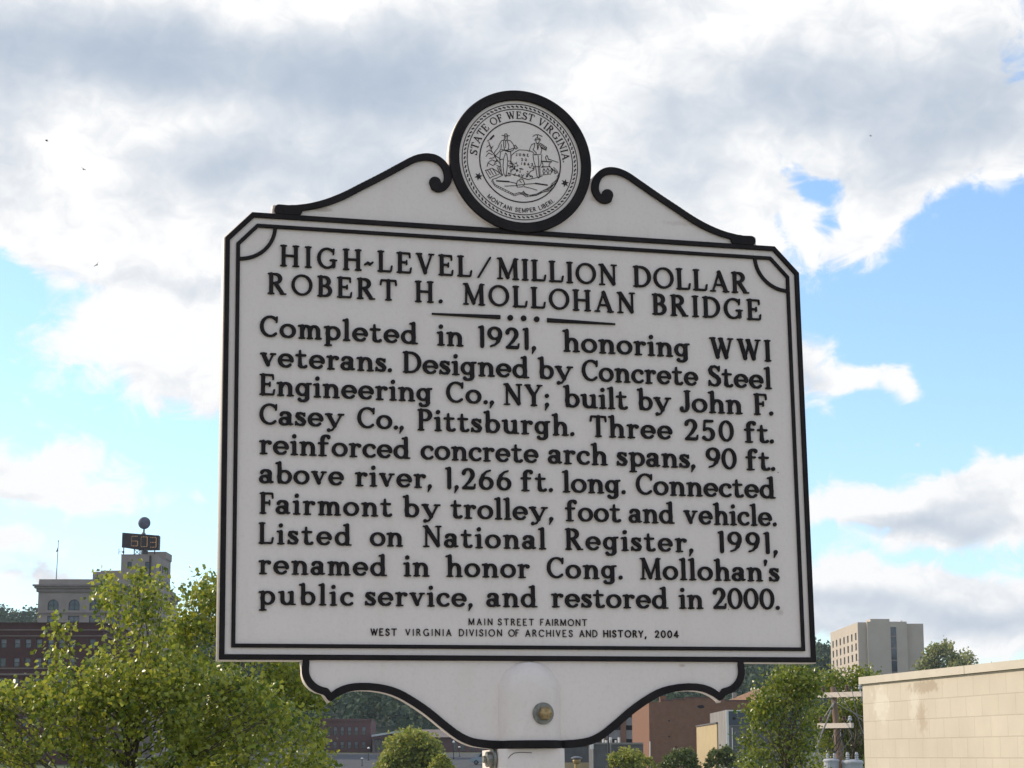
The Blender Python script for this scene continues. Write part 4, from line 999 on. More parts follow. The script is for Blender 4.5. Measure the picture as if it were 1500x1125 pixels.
# --- dark red brick block in front of the bank
Y = 300.0
redb = empty('brick_block', (xpx(-120, Y), Y, 0)); tag(redb, 'wide dark red brick block with stone bands in front of the bank', 'building')
rx0 = xpx(-120, Y); L = lambda px: xpx(px, Y)-rx0; Z = lambda py: zpx(py, Y)
wid = L(151); dep = 30.0
ops = []
xs = [135, 106, 90, 74, 57, 41, 25, 5, -12, -28, -44, -62, -80, -98]
for (t_, b_) in ((936, 949), (963.5, 976.5), (993, 1007), (1022, 1036), (1050, 1064), (1078, 1092)):
    for x in xs: ops.append((L(x-4.2), L(x+4.2), Z(b_), Z(t_)))
sops = [(3+4*i, 4.1+4*i, Z(b_), Z(t_)) for i in range(6) for (t_, b_) in ((936, 949), (963.5, 976.5))]
bm = bmesh.new()
facade(bm, o0, X1, wid, Z(912.5), ops, .3, FR); facade(bm, Vector((wid, 0, 0)), Y1, dep, Z(912.5), sops, .3, X1)
facade(bm, Vector((0, dep, 0)), -Y1, dep, Z(912.5), [], .3, -X1); facade(bm, Vector((wid, dep, 0)), -X1, wid, Z(912.5), [], .3, Y1)
obj('wall', bm, M_RED, redb)
bm = bmesh.new(); box(bm, .05, wid-.05, .05, dep-.05, Z(918), Z(914)); obj('roof', bm, M_ROOF, redb)
for r in ops: window(redb, o0, X1, FR, r, .25, 0 if rng.random() < .25 else .52, 1, 2, fw=.06)
for r in sops: window(redb, Vector((wid, 0, 0)), Y1, X1, r, .25, .5)
bm = bmesh.new()
for (t_, b_, d_) in ((922, 923.6, .22), (930.8, 932.2, .16), (978, 980, .18), (986.5, 989, .25)):
    slab(bm, o0, X1, FR, -.1, wid+.1, Z(b_), Z(t_), -.02, d_); slab(bm, Vector((wid, 0, 0)), Y1, X1, .02, dep, Z(b_), Z(t_), -.02, d_)
obj('stone_band', bm, M_REDTRIM, redb)
bm = bmesh.new(); slab(bm, o0, X1, FR, -.12, wid+.12, Z(913.4), Z(911.8), -.4, .2); slab(bm, Vector((wid, 0, 0)), Y1, X1, .02, dep, Z(913.4), Z(911.8), -.4, .2)
for x in xs: slab(bm, o0, X1, FR, L(x-1.2), L(x+1.2), Z(930.5), Z(925.5), -.02, .12)
obj('brick_cornice', bm, M_RED, redb)

PYREF = 940
# --- hotel tower on the hill (right)
Y = 500.0
hot = empty('hotel_tower', (xpx(1257, Y), Y, terrain(84, 500))); tag(hot, 'tall cream tower block on the hill with rows of narrow side windows', 'building')
hx0, hz0 = xpx(1257, Y), terrain(84, 500)
L = lambda px: xpx(px, Y)-hx0; Z = lambda py: zpx(py, Y)-hz0
topz = Z(911.5); dep = 43.0
fl = 14.6*px_m(Y)
hops = []
for i in range(7):
    for k in range(6):
        u = 3.2+i*6.0; v1 = topz-2.4-k*fl*1.02
        if v1-1.75 > .3: hops.append((dep-u-1.1, dep-u+1.1, v1-1.75, v1))
bm = bmesh.new()
facade(bm, Vector((0, dep, 0)), -Y1, dep, topz, hops, .35, -X1)
wA = L(1270)
facade(bm, o0, X1, wA, topz, [], .3, FR)
facade(bm, Vector((L(1354), 0.6, 0)), Y1, dep-.6, topz-.3, [], .3, X1)
facade(bm, Vector((L(1354), dep, 0)), -X1, L(1354), topz-.3, [], .3, Y1)
facade(bm, Vector((L(1328), .6, 0)), X1, L(1354)-L(1328), topz-.3, [], .3, FR)
box(bm, .02, L(1354)-.02, .62, dep-.02, topz-.8, topz-.32)
obj('wall', bm, M_CREAM, hot)
bm = bmesh.new(); box(bm, wA+.01, L(1328), -1.0, 5.5, 0, topz+.1); box(bm, L(1275), L(1303), -.9, 5.4, topz+.1, topz+.75); obj('stair_tower', bm, M_CREAM, hot)
bm = bmesh.new(); box(bm, L(1304), L(1312), -1.08, -.9, 2, topz-1.2); sw = obj('stair_window', bm, M_GLASS, hot)
bm = bmesh.new()
for k in range(9): zz = topz-3.6-k*2.9; box(bm, L(1304), L(1312), -1.14, -1.08, max(0, zz), max(0, zz)+.35)
obj('spandrel', bm, M_STONE_TRIM, sw)
for r in hops: window(hot, Vector((0, dep, 0)), -Y1, -X1, r, .3, 0, 1, 1)
bm = bmesh.new(); box(bm, L(1321), L(1324), 1, 3, topz-.3, topz+.5); obj('roof_vent', bm, M_WHITE, hot)

PYREF = 1060
# --- brown brick building (right of the post)
Y = 240.0
brn = empty('brick_warehouse', (xpx(951, Y), Y, 0)); tag(brn, 'plain orange brown brick warehouse with stepped parapet below the right bracket', 'building')
wx0 = xpx(951, Y); L = lambda px: xpx(px, Y)-wx0; Z = lambda py: zpx(py, Y)
bm = bmesh.new()
steps = [(951, 968, 1028), (968, 986, 1026.5), (986, 1004, 1025), (1004, 1062, 1022.5), (1062, 1118, 1027)]
for x0, x1, y_ in steps: box(bm, L(x0), L(x1), 0, 34 if x0 == 951 else 33.9, -.3, Z(y_))
obj('wall', bm, M_BROWNB, brn)
bm = bmesh.new(); box(bm, L(970), L(979), 3, 4.2, Z(1028), Z(1018.5)); obj('chimney', bm, M_BROWNB, brn)
bm = bmesh.new()
for x0, x1, y_ in steps[1:]: box(bm, L(x0)+.01, L(x1)-.01, -.06, .4, Z(y_)+.003, Z(y_)+.14)
obj('parapet_cap', bm, M_MAROON, brn)
bm = bmesh.new(); sphere(bm, (L(1027), -.02, Z(1035)), .34, 14, 8, (1.25, .25, .55)); obj('vent', bm, M_DARK, brn)
bm = bmesh.new()
for x, y in ((980, 1056), (980, 1079), (990, 1094)): box(bm, L(x)-.08, L(x)+.08, -.05, .02, Z(y)-.08, Z(y)+.08)
obj('wall_anchor', bm, M_DARK, brn)
bm = bmesh.new(); tube(bm, [(L(951)+.06, -.09, -.2), (L(951)+.06, -.09, Z(1086))], .07, 6); obj('drainpipe', bm, M_WHITE, brn)

PYREF = 1070
# --- long deck building behind, seen left of the warehouse
Y = 310.0
dk = empty('parking_deck', (xpx(868, Y), Y, 0)); tag(dk, 'grey parking deck with dark horizontal openings behind the brown warehouse', 'building')
dx0 = xpx(868, Y); L = lambda px: xpx(px, Y)-dx0; Z = lambda py: zpx(py, Y)
bm = bmesh.new(); box(bm, 0, L(975), .8, 20, 0, Z(1040)); obj('interior', bm, M_DARK, dk)
bm = bmesh.new()
for t_, b_ in ((1051, 1062.5), (1069.5, 1082.5), (1088, 1125), (1036, 1042)): box(bm, 0, L(975), 0, .79, max(-.2, Z(b_)), Z(t_))
obj('parapet_wall', bm, M_CONC, dk)
bm = bmesh.new()
for x in (880, 909, 960): box(bm, L(x), L(x+8), -.25, -.01, 0, Z(1034))
obj('column', bm, M_BROWNB, dk)

# --- grey block wall building in front of it, and the dark one by the post
Y = 205.0
gb = empty('concrete_block', (xpx(870, Y), Y, 0)); tag(gb, 'low grey concrete block with pale corner strip just right of the post', 'building')
gx0 = xpx(870, Y); L = lambda px: xpx(px, Y)-gx0; Z = lambda py: zpx(py, Y)
bm = bmesh.new(); box(bm, 0, L(942), 0, 14, -.2, Z(1089)); obj('wall', bm, M_DKCONC, gb)
bm = bmesh.new(); box(bm, -.12, -.001, -.08, .5, -.2, Z(1090)); box(bm, -.12, L(942), -.1, -.004, Z(1089)-.1, Z(1089)+.08); obj('edge_strip', bm, M_CONC, gb)
bm = bmesh.new()
for i, x in enumerate((884, 888.5, 895, 903, 908)): tube(bm, [(L(x), 1.0+.2*i, Z(1089.5)), (L(x), 1.0+.2*i, Z(1080+i % 2*4))], .10+.03*(i % 3), 7)
obj('roof_pipe', bm, M_WHITE, gb)
bm = bmesh.new(); box(bm, L(864), L(869), -.4, -.15, Z(1097), Z(1088)); obj('wall_box', bm, M_WHITE, gb)
Y = 222.0
db = empty('rendered_shed', (xpx(790, Y), Y, 0)); tag(db, 'dark grey rendered low building directly behind the post', 'building')
gx0 = xpx(790, Y); L = lambda px: xpx(px, Y)-gx0; Z = lambda py: zpx(py, Y)
bm = bmesh.new(); box(bm, 0, L(869), 0, 12, -.2, Z(1093)); obj('wall', bm, M_DKCONC, db)
bm = bmesh.new(); box(bm, -.1, L(869)+.1, -.15, 12.1, Z(1093)+.003, Z(1093)+.16); obj('roof', bm, M_ROOF, db)
bm = bmesh.new(); box(bm, L(824), L(868), -.06, -.004, -.1, Z(1117)); obj('door', bm, M_YELLOW, db)
lpY = 120.0
lp = empty('bollard_light', (xpx(844.5, lpY), lpY, 0)); tag(lp, 'short brass coloured light post with bright cap at the bottom edge beside the post', 'light post')
bm = bmesh.new(); lathe(bm, [(.14, 0), (.14, 1.25), (.22, 1.3), (.24, 1.42), (.22, 1.5), (.12, 1.54)], 14); obj('body', bm, M_BRASS, lp)
bm = bmesh.new(); lathe(bm, [(.33, 1.541), (.33, 1.60), (.10, 1.68)], 14); obj('cap', bm, M_STEEL, lp)
upY = 190.0
up_ = empty('steel_pole', (xpx(891, upY), upY, 0)); tag(up_, 'thin dark steel pole in front of the grey concrete block', 'pole')
bm = bmesh.new(); tube(bm, [(0, 0, 0), (0, 0, zpx(1076, upY))], [.12, .07], 8); obj('shaft', bm, M_DKFRAME, up_)
bm = bmesh.new(); tube(bm, [(.22, .1, 0), (.22, .1, zpx(1084, upY))], .05, 6); obj('conduit', bm, M_CONC, up_)

# --- cream shed and blue grey building
Y = 200.0
cb = empty('cream_outbuilding', (xpx(1050, Y), Y, 0)); tag(cb, 'narrow cream yellow outbuilding against the right end of the brown warehouse', 'building')
gx0 = xpx(1050, Y); L = lambda px: xpx(px, Y)-gx0; Z = lambda py: zpx(py, Y)
bm = bmesh.new(); box(bm, 0, L(1064), 0, 22, -.2, Z(1060)); obj('wall', bm, M_YELLOW, cb)
bm = bmesh.new(); box(bm, -.1, L(1064), -.1, 22, Z(1060)+.003, Z(1060)+.14); obj('roof', bm, M_ROOF, cb)
Y = 192.0
sb = empty('panelled_building', (xpx(1064.5, Y), Y, 0)); tag(sb, 'blue grey panelled building with white frame partly behind the right hand tree', 'building')
gx0 = xpx(1064.5, Y); L = lambda px: xpx(px, Y)-gx0; Z = lambda py: zpx(py, Y)
bm = bmesh.new(); box(bm, 0, L(1135), 0, 16, -.2, Z(1040)); obj('wall', bm, M_CONC, sb)
bm = bmesh.new(); box(bm, L(1067.5), L(1135), -.06, -.004, Z(1062), Z(1042)); obj('upper_panel', bm, M_BLUEGREY, sb)
bm = bmesh.new(); box(bm, L(1071), L(1135), -.06, -.004, 0, Z(1063.5)); obj('lower_panel', bm, M_DKCONC, sb)
bm = bmesh.new(); box(bm, -.05, L(1067.4), -.14, -.001, -.2, Z(1040)); box(bm, L(1067.4)+.001, L(1135), -.14, -.001, Z(1041.8), Z(1040)); box(bm, L(1071.6), L(1073), -.14, -.07, 0, Z(1066)); obj('white_frame', bm, M_WHITE, sb)
bm = bmesh.new(); sphere(bm, (L(1075.5), -.08, Z(1052)), .15, 10, 8, (1, .4, 1)); obj('lamp', bm, M_DARK, sb)
bm = bmesh.new()
for x in (1086, 1093, 1100, 1108): box(bm, L(x), L(x+3), -.09, -.062, 1, Z(1070))
obj('window_strip', bm, M_CONC, sb)
# house with orange roof on the slope
Y = 400.0
oh = empty('orange_roof_house', (xpx(1072, Y), Y, terrain(xpx(1090, Y), Y))); tag(oh, 'small distant house with orange pitched roof left of the tree', 'house')
gx0, gz0 = xpx(1072, Y), terrain(xpx(1090, Y), Y); L = lambda px: xpx(px, Y)-gx0; Z = lambda py: zpx(py, Y)-gz0
bm = bmesh.new(); box(bm, 0, L(1140), 0, 9, -.3, Z(1024)); obj('wall', bm, M_CONC, oh)
bm = bmesh.new()
e0, e1, rz_, ez_ = L(1069), L(1143), Z(1004), Z(1026)
vs = [bm.verts.new(p) for p in ((e0, -.6, ez_), (e1, -.6, ez_), (e1, 9.6, ez_), (e0, 9.6, ez_), ((e0+e1)/2+2.5, 4, rz_), ((e0+e1)/2+3.5, 4.6, rz_))]
for f in ((0, 1, 4), (1, 5, 4), (1, 2, 5), (2, 3, 5), (3, 4, 5), (3, 0, 4), (3, 2, 1, 0)): bm.faces.new([vs[i] for i in f])
obj('roof', bm, M_ORANGE, oh)
bm = bmesh.new(); box(bm, L(1076), L(1082), 2, 3, Z(1026), Z(1014)); obj('chimney', bm, M_CONC, oh)

# --- buildings across the lot, seen under the left bracket
Y = 380.0
mb = empty('maroon_brick_house', (xpx(470, Y), Y, terrain(-30, Y))); tag(mb, 'old maroon brick building with two rows of windows under the left bracket', 'building')
gx0, gz0 = xpx(470, Y), terrain(-30, Y); L = lambda px: xpx(px, Y)-gx0; Z = lambda py: zpx(py, Y)-gz0
ops = [(L(x-3), L(x+3), Z(b_), Z(t_)) for x in (481, 491, 501.5, 512, 522, 533) for t_, b_ in ((1064.5, 1077), (1086, 1097))]
bm = bmesh.new()
facade(bm, o0, X1, L(543), Z(1055), ops, .25, FR); facade(bm, Vector((L(543), 0, 0)), Y1, 14, Z(1055), [], .2, X1)
facade(bm, Vector((0, 14, 0)), -Y1, 14, Z(1055), [], .2, -X1); facade(bm, Vector((L(543), 14, 0)), -X1, L(543), Z(1055), [], .2, Y1)
slab(bm, o0, X1, FR, -.15, L(543)+.15, Z(1056.5), Z(1053), -.5, .2)
obj('wall', bm, M_MAROON, mb)
bm = bmesh.new(); box(bm, .05, L(543)-.05, .05, 13.9, Z(1058), Z(1056)); obj('roof', bm, M_ROOF, mb)
for r in ops: window(mb, o0, X1, FR, r, .2, .5 if rng.random() < .7 else 0, 1, 2, fw=.08)
Y = 372.0
lbh = empty('gabled_hall', (xpx(546, Y), Y, terrain(-25, Y))); tag(lbh, 'low hall with pale metal roof and pillared front beside the maroon building', 'building')
gx0, gz0 = xpx(546, Y), terrain(-25, Y); L = lambda px: xpx(px, Y)-gx0; Z = lambda py: zpx(py, Y)-gz0
ops = [(L(x-2), L(x+2), Z(1101), Z(1083)) for x in (551, 557, 563, 570)]
bm = bmesh.new(); facade(bm, o0, X1, L(581), Z(1077), ops, .4, FR)
facade(bm, Vector((L(581), 0, 0)), Y1, 24, Z(1077), [], .2, X1); facade(bm, Vector((0, 24, 0)), -Y1, 24, Z(1077), [], .2, -X1)
obj('wall', bm, M_REDTRIM, lbh)
for r in ops: window(lbh, o0, X1, FR, r, .3, 0, 1, 2, fw=.05)
bm = bmesh.new()
y0_, y1_ = -.6, 26.0
pr = [(L(544.5), Z(1076.5)), (L(589), Z(1069.5)), (L(606), Z(1080.5))]
for a_, b_ in zip(pr, pr[1:]):
    q = [bm.verts.new((a_[0], y0_, a_[1])), bm.verts.new((b_[0], y0_, b_[1])), bm.verts.new((b_[0], y1_, b_[1])), bm.verts.new((a_[0], y1_, a_[1]))]
    q2 = [bm.verts.new((v.co.x, v.co.y, v.co.z-.35)) for v in q]
    bm.faces.new(q); bm.faces.new(q2[::-1])
    for k in range(4): bm.faces.new((q[k], q2[k], q2[(k+1) % 4], q[(k+1) % 4]))
obj('roof', bm, M_PALEROOF, lbh)
bm = bmesh.new(); box(bm, L(544.5), L(582), -.5, -.1, Z(1082), Z(1079.5)); obj('canopy', bm, M_MAROON, lbh)
Y = 395.0
lr = empty('long_roof_building', (xpx(592, Y), Y, terrain(-15, Y))); tag(lr, 'long low building with brown grey shingle roof behind the light green shrub', 'building')
gx0, gz0 = xpx(592, Y), terrain(-15, Y); L = lambda px: xpx(px, Y)-gx0; Z = lambda py: zpx(py, Y)-gz0
bm = bmesh.new(); box(bm, 0, L(742), 0, 11, -.3, Z(1079)); obj('wall', bm, M_MAROON, lr)
bm = bmesh.new()
vs = [bm.verts.new(p) for p in ((-.5, -.7, Z(1080)), (L(746), -.7, Z(1080)), (L(746), 5.5, Z(1068)), (-.5, 5.5, Z(1068)), (L(746), 11.7, Z(1080)), (-.5, 11.7, Z(1080)))]
for f in ((0, 1, 2, 3), (3, 2, 4, 5), (0, 3, 5), (1, 4, 2), (0, 5, 4, 1)): bm.faces.new([vs[i] for i in f])
obj('roof', bm, M_TANROOF, lr)
for x in (664, 676, 690, 704, 720):
    bm = bmesh.new(); slab(bm, o0, X1, FR, L(x), L(x+5), Z(1100), Z(1087), -.05, .05); obj('window', bm, M_GLASS, lr)

# --- street lamps with white globes
def lamp_proto():
    r = empty('street_lamp')
    bm = bmesh.new(); lathe(bm, [(.16, 0), (.16, .3), (.07, .4), (.05, 3.4), (.11, 3.5)], 10); obj('lamp_post', bm, M_DKFRAME, r)
    bm = bmesh.new(); sphere(bm, (0, 0, 3.75), .27, 14, 10); sphere(bm, (0, 0, 4.0), .12, 8, 6); obj('globe', bm, M_GLOBE, r, smooth=True)
    return r
def copy_tree(o, parent=None):
    c = o.copy(); COL.objects.link(c)
    if parent: c.parent = parent
    for ch in o.children: copy_tree(ch, c)
    return c
proto = lamp_proto()
LAMPS = [(540, 1096, 320, 'white globe street lamp in front of the maroon building'), (664.5, 1087, 330, 'white globe street lamp, the taller of two right of the light green shrub'),
         (673, 1094.5, 345, 'white globe street lamp just right of a taller one by the light green shrub'), (530.5, 1111, 290, 'white globe street lamp low at the edge of the lot beside the left tree')]
for i, (px, py, Yl, lab) in enumerate(LAMPS):
    o = proto if i == 0 else copy_tree(proto)
    p = at(px, py, Yl); z0 = terrain(p.x, Yl)+.03
    o.location = (p.x, Yl, z0); s = (p.z-z0)/3.75; o.scale = (max(.8, min(s, 1.3)), max(.8, min(s, 1.3)), s)
    tag(o, lab, 'street lamp', 'globe street lamps by the lot')

# --- parked vehicle left of the post
Yc = 296.0
car = empty('parked_van', (xpx(689, Yc), Yc, terrain(-6, Yc)+.03)); tag(car, 'silver blue van parked across the lot left of the post', 'van')
bm = bmesh.new()
prof = [(0, .35), (0, .95), (.9, 1.08), (1.5, 1.75), (4.2, 1.78), (4.45, 1.1), (4.5, .35)]
A_ = [bm.verts.new((x, -.9, z)) for x, z in prof]; B_ = [bm.verts.new((x, .9, z)) for x, z in prof]
bm.faces.new(A_); bm.faces.new(B_[::-1])
for k in range(len(prof)): bm.faces.new((A_[k], B_[k], B_[(k+1) % len(prof)], A_[(k+1) % len(prof)]))
bmesh.ops.bevel(bm, geom=bm.edges[:], offset=.07, segments=2, affect='EDGES')
obj('body', bm, M_CARP, car)
for (xa_, xb2, xc, xd) in ((1.15, 1.6, 2.35, 2.35), (2.45, 2.45, 3.25, 3.25), (3.35, 3.35, 4.1, 4.22)):
    bm = bmesh.new(); q = [(xa_, 1.12), (xd, 1.12), (xc, 1.66), (xb2, 1.66)]
    f_ = [bm.verts.new((x, -.915, z)) for x, z in q]; k_ = [bm.verts.new((x, -.89, z)) for x, z in q]
    bm.faces.new(f_); bm.faces.new(k_[::-1])
    for k in range(4): bm.faces.new((f_[k], f_[(k+1) % 4], k_[(k+1) % 4], k_[k]))
    obj('side_window', bm, M_CARG, car)
bm = bmesh.new(); q = [bm.verts.new(p) for p in ((.93, -.75, 1.13), (.93, .75, 1.13), (1.45, .7, 1.71), (1.45, -.7, 1.71))]; bm.faces.new(q)
bmesh.ops.translate(bm, vec=(-.02, 0, .02), verts=bm.verts[:]); obj('windscreen', bm, M_CARG, car)
for x in (.85, 3.6):
    for y in (-.82, .82):
        bm = bmesh.new(); lathe(bm, [(.20, -.1), (.33, -.1), (.33, .1), (.20, .1)], 16, Matrix.Translation((x, y, .33)) @ Matrix.Rotation(math.pi/2, 4, 'X'))
        wh = obj('wheel', bm, M_RUBBER, car)
        bm = bmesh.new(); lathe(bm, [(.19, -.11), (.19, .11)], 12, Matrix.Translation((x, y, .33)) @ Matrix.Rotation(math.pi/2, 4, 'X')); obj('rim', bm, M_STEEL, wh)

# --- cream block building on the right
A0 = Vector((4.065, 24.0, 0)); Bd = Vector((.81, -4.5, 0)).normalized(); LEN = 15.5; HT = zpx(992, 24.0)
ang_b = math.atan2(Bd.y, Bd.x)
blk = empty('block_building', A0, ang_b); tag(blk, 'cream painted concrete block building with sunlit stained wall at the right edge', 'building')
def sp_w(px, py):
    d = ray(px, py); n = Vector((Bd.y, -Bd.x, 0)); t = (A0-Vector((0, 0, EYE))).dot(n)/d.dot(n)
    q = Vector((0, 0, EYE))+d*t; return ((q-A0).dot(Bd), q.z)
s1, s2, s3 = sp_w(1290, 1030), sp_w(1340, 1022), sp_w(1341, 1010)
M_BLOCK = brick_mat('cream_painted_block', (.512, .452, .358), (.538, .476, .38), (.455, .40, .315), (.405), .2045, .007, bump=.35, var=.10,
    stains=[((s1[0], 0, s1[1]), (.34, .26), (.60, .555, .46), .9), ((s2[0], 0, s2[1]-.05), (.22, .32), (.60, .555, .46), .7), ((s3[0]+.25, 0, s3[1]+.02), (.55, .10), (.34, .27, .19), .65),
            ((sp_w(1350, 1050)[0], 0, sp_w(1350, 1050)[1]), (.22, .22), (.36, .28, .20), .55)])
bm = bmesh.new(); box(bm, 0, LEN, 0, 9.0, -.2, HT-.085); obj('wall', bm, M_BLOCK, blk)
bm = bmesh.new(); cp0 = 0
for seg_a, seg_b in ((-.03, 3.1), (3.112, 7.0), (7.012, 11.0), (11.012, LEN)): box(bm, seg_a, seg_b, -.035, .25, HT-.082, HT)
box(bm, -.03, LEN, .254, 9.0, HT-.082, HT-.04)
obj('coping', bm, M_COPING, blk)

PYREF = 1065
# --- utility pole with crossarms and transformers
PY = 55.0
pole = empty('utility_pole', (xpx(1231, PY, 1120), PY, 0)); tag(pole, 'weathered wooden utility pole with two crossarms amid the trees left of the block wall', 'utility pole')
px0 = xpx(1231, PY, 1120); L = lambda px: xpx(px, PY)-px0; Z = lambda py: zpx(py, PY)
bm = bmesh.new(); tube(bm, [(.02, 0, -.2), (L(1229), 0, Z(1125)), (L(1225), 0, Z(1060)), (L(1222), 0, Z(1006))], [.13, .105, .085, .075], 12); obj('shaft', bm, M_WOOD, pole)
AD = Vector((.62, -.78, 0)).normalized()
def crossarm(pxc, pyc, l0, l1, tiltz):
    c = Vector((L(pxc), -.13, Z(pyc)))
    bm = bmesh.new(); box(bm, -l0, l1, -.05, .05, -.065, .065)
    M_ = Matrix.Translation(c) @ Matrix.Rotation(math.atan2(AD.y, AD.x), 4, 'Z') @ Matrix.Rotation(-tiltz, 4, 'Y')
    bmesh.ops.transform(bm, matrix=M_, verts=bm.verts[:])
    a_ = obj('crossarm', bm, M_ARM, pole)
    for t in (-l0+.08, -l0*.55, l1*.45, l1-.08):
        bm = bmesh.new(); lathe(bm, [(.018, .065), (.018, .12), (.055, .13), (.055, .17), (.035, .19), (.05, .21), (.02, .25)], 10, M_ @ Matrix.Translation((t, 0, 0)))
        obj('insulator', bm, M_PORC if t != l1-.08 else M_CAN, a_)
    return M_
M1 = crossarm(1223, 1018, .72, .98, .0); M2 = crossarm(1226, 1063, .68, .52, .0)
bm = bmesh.new(); tube(bm, [(L(1222), -.1, Z(1030)), (L(1204), .4, Z(1062))], .03, 6); obj('arm_brace', bm, M_OLDWIRE, pole)
bm = bmesh.new(); tube(bm, [(L(1223), -.1, Z(1028)), (L(1200), -.6, Z(1072)), (L(1180), -1.2, Z(1112)), (L(1160), -1.6, Z(1150))], .022, 6); obj('guy_cable', bm, M_OLDWIRE, pole)
rw = random.Random(5)
for k in range(9):
    t0 = rw.uniform(-.65, .45); p0 = (M2 @ Vector((t0, 0, -.05))); p3 = Vector((L(rw.uniform(1208, 1245)), -.3, Z(rw.uniform(1100, 1116))))
    p1 = p0+Vector((rw.uniform(-.25, .1), -.1, -.25)); p2 = (p1+p3)/2+Vector((rw.uniform(-.2, .2), 0, -.1))
    bm = bmesh.new(); tube(bm, [p0, p1, p2, p3], .012, 5); obj('jumper_wire', bm, M_OLDWIRE if k % 2 else M_WIRE, pole)
bm = bmesh.new()
for k in range(3):
    p = M1 @ Vector((-.6+.6*k, 0, .2)); e = Vector((L(1150-40*k), -22, Z(1075+10*k)))
    pts = [p.lerp(e, t/8)-Vector((0, 0, .9*(t/8)*(1-t/8)*2)) for t in range(9)]
    tube(bm, pts, .008, 4)
obj('line_wire', bm, M_WIRE, pole)
def can_proto():
    r = empty('transformer')
    bm = bmesh.new(); lathe(bm, [(.20, -.75), (.215, -.73), (.215, -.05), (.235, -.05), (.235, -.01), (.20, .02), (.05, .04)], 20); obj('tank', bm, M_CAN, r)
    for x in (-.10, .09):
        bm = bmesh.new(); lathe(bm, [(.035, .02), (.045, .05), (.03, .07), (.045, .09), (.03, .11), (.042, .13), (.02, .19)], 10, Matrix.Translation((x, -.02, 0))); obj('bushing', bm, M_CAN, r)
    bm = bmesh.new(); box(bm, -.05, .05, .21, .34, -.45, -.25); obj('bracket', bm, M_STEEL, r)
    return r
tp = can_proto()
for i, (px, py, s, lab) in enumerate(((1217.5, 1113, .92, 'grey can transformer left of the utility pole, the smaller of the pair'), (1248.5, 1115, 1.25, 'wider grey can transformer touching the edge of the block wall'))):
    o = tp if i == 0 else copy_tree(tp)
    p = at(px, py, PY-.35); o.location = p; o.scale = (s, s, s); tag(o, lab, 'transformer', 'transformers on the utility pole')

PYREF = 1060
# --- birds
def bird_proto():
    r = empty('bird')
    bm = bmesh.new(); sphere(bm, (0, 0, 0), .05, 10, 8, (2.0, .9, .9)); sphere(bm, (.11, 0, .02), .03, 8, 6)
    vs = [bm.verts.new(p) for p in ((-.09, -.015, 0), (-.09, .015, 0), (-.19, .04, 0), (-.19, -.04, 0))]; bm.faces.new(vs)
    obj('body', bm, M_BIRD, r)
    for s in (-1, 1):
        bm = bmesh.new()
        q = [(.06, s*.02, .02), (.05, s*.14, .10), (-.02, s*.27, .07), (-.04, s*.14, .07), (-.05, s*.02, .01)]
        a_ = [bm.verts.new(p) for p in q]; b_ = [bm.verts.new((p[0], p[1], p[2]-.012)) for p in q]
        bm.faces.new(a_); bm.faces.new(b_[::-1])
        for k in range(5): bm.faces.new((a_[k], b_[k], b_[(k+1) % 5], a_[(k+1) % 5]))
        obj('wing', bm, M_BIRD, r)
    return r
bp_ = bird_proto()
for i, (px, py, Yb, rz, rx, lab) in enumerate(((68, 206, 150, .5, .3, 'dark flying bird, the highest one at the far left of the sky'), (122, 248, 190, 1.9, .5, 'dark flying bird, the middle of the three at left'), (142, 388, 150, -.9, .9, 'dark flying bird, the lowest one left of the marker panel'), (1275, 199, 230, .2, .2, 'tiny dark bird alone in the cloud at right of the seal'))):
    o = bp_ if i == 0 else copy_tree(bp_)
    o.location = at(px, py, Yb); o.rotation_euler = (rx, .3, rz); tag(o, lab, 'bird', 'birds in the sky')

# ------------------------------------------------------------------ trees
def leaves(centers, n_per, spread, size, seed, up=.3, fold=.35):
    """leaf-shaped faces (four corners, folded on the midrib) scattered around twig centres"""
    g = np.random.default_rng(seed)
    C = np.repeat(np.asarray(centers), n_per, 0); n = len(C)
    P = C+g.normal(0, 1, (n, 3))*np.asarray(spread)
    d = g.normal(0, 1, (n, 3)); d[:, 2] -= .35; d /= np.linalg.norm(d, axis=1)[:, None]
    nn = g.normal(0, 1, (n, 3)); nn[:, 2] += up; nn -= d*(nn*d).sum(1)[:, None]; nn /= np.linalg.norm(nn, axis=1)[:, None]
    b = np.cross(nn, d); s = size*g.uniform(.65, 1.25, (n, 1))
    w = s*.42
    a0 = P; a1 = P+d*s*.45+b*w+nn*s*fold*.35; a2 = P+d*s; a3 = P+d*s*.45-b*w+nn*s*fold*.35
    V = np.stack([a0, a1, a2, a3], 1).reshape(-1, 3)
    idx = np.arange(n)*4
    Fc = np.concatenate([np.stack([idx, idx+1, idx+2], 1), np.stack([idx, idx+2, idx+3], 1)])
    return V, Fc
def limb(bm, p0, p1, r0, r1, rr, n=6, seg=4, wob=.06):
    p0, p1 = Vector(p0), Vector(p1); l = (p1-p0).length
    pts, rad = [], []
    for k in range(seg+1):
        t = k/seg; w = Vector((rr.gauss(0, 1), rr.gauss(0, 1), rr.gauss(0, .6)))*(wob*l*(1 if 0 < k < seg else 0))
        pts.append(p0.lerp(p1, t)+w); rad.append(r0+(r1-r0)*t)
    tube(bm, pts, rad, n)
    return pts
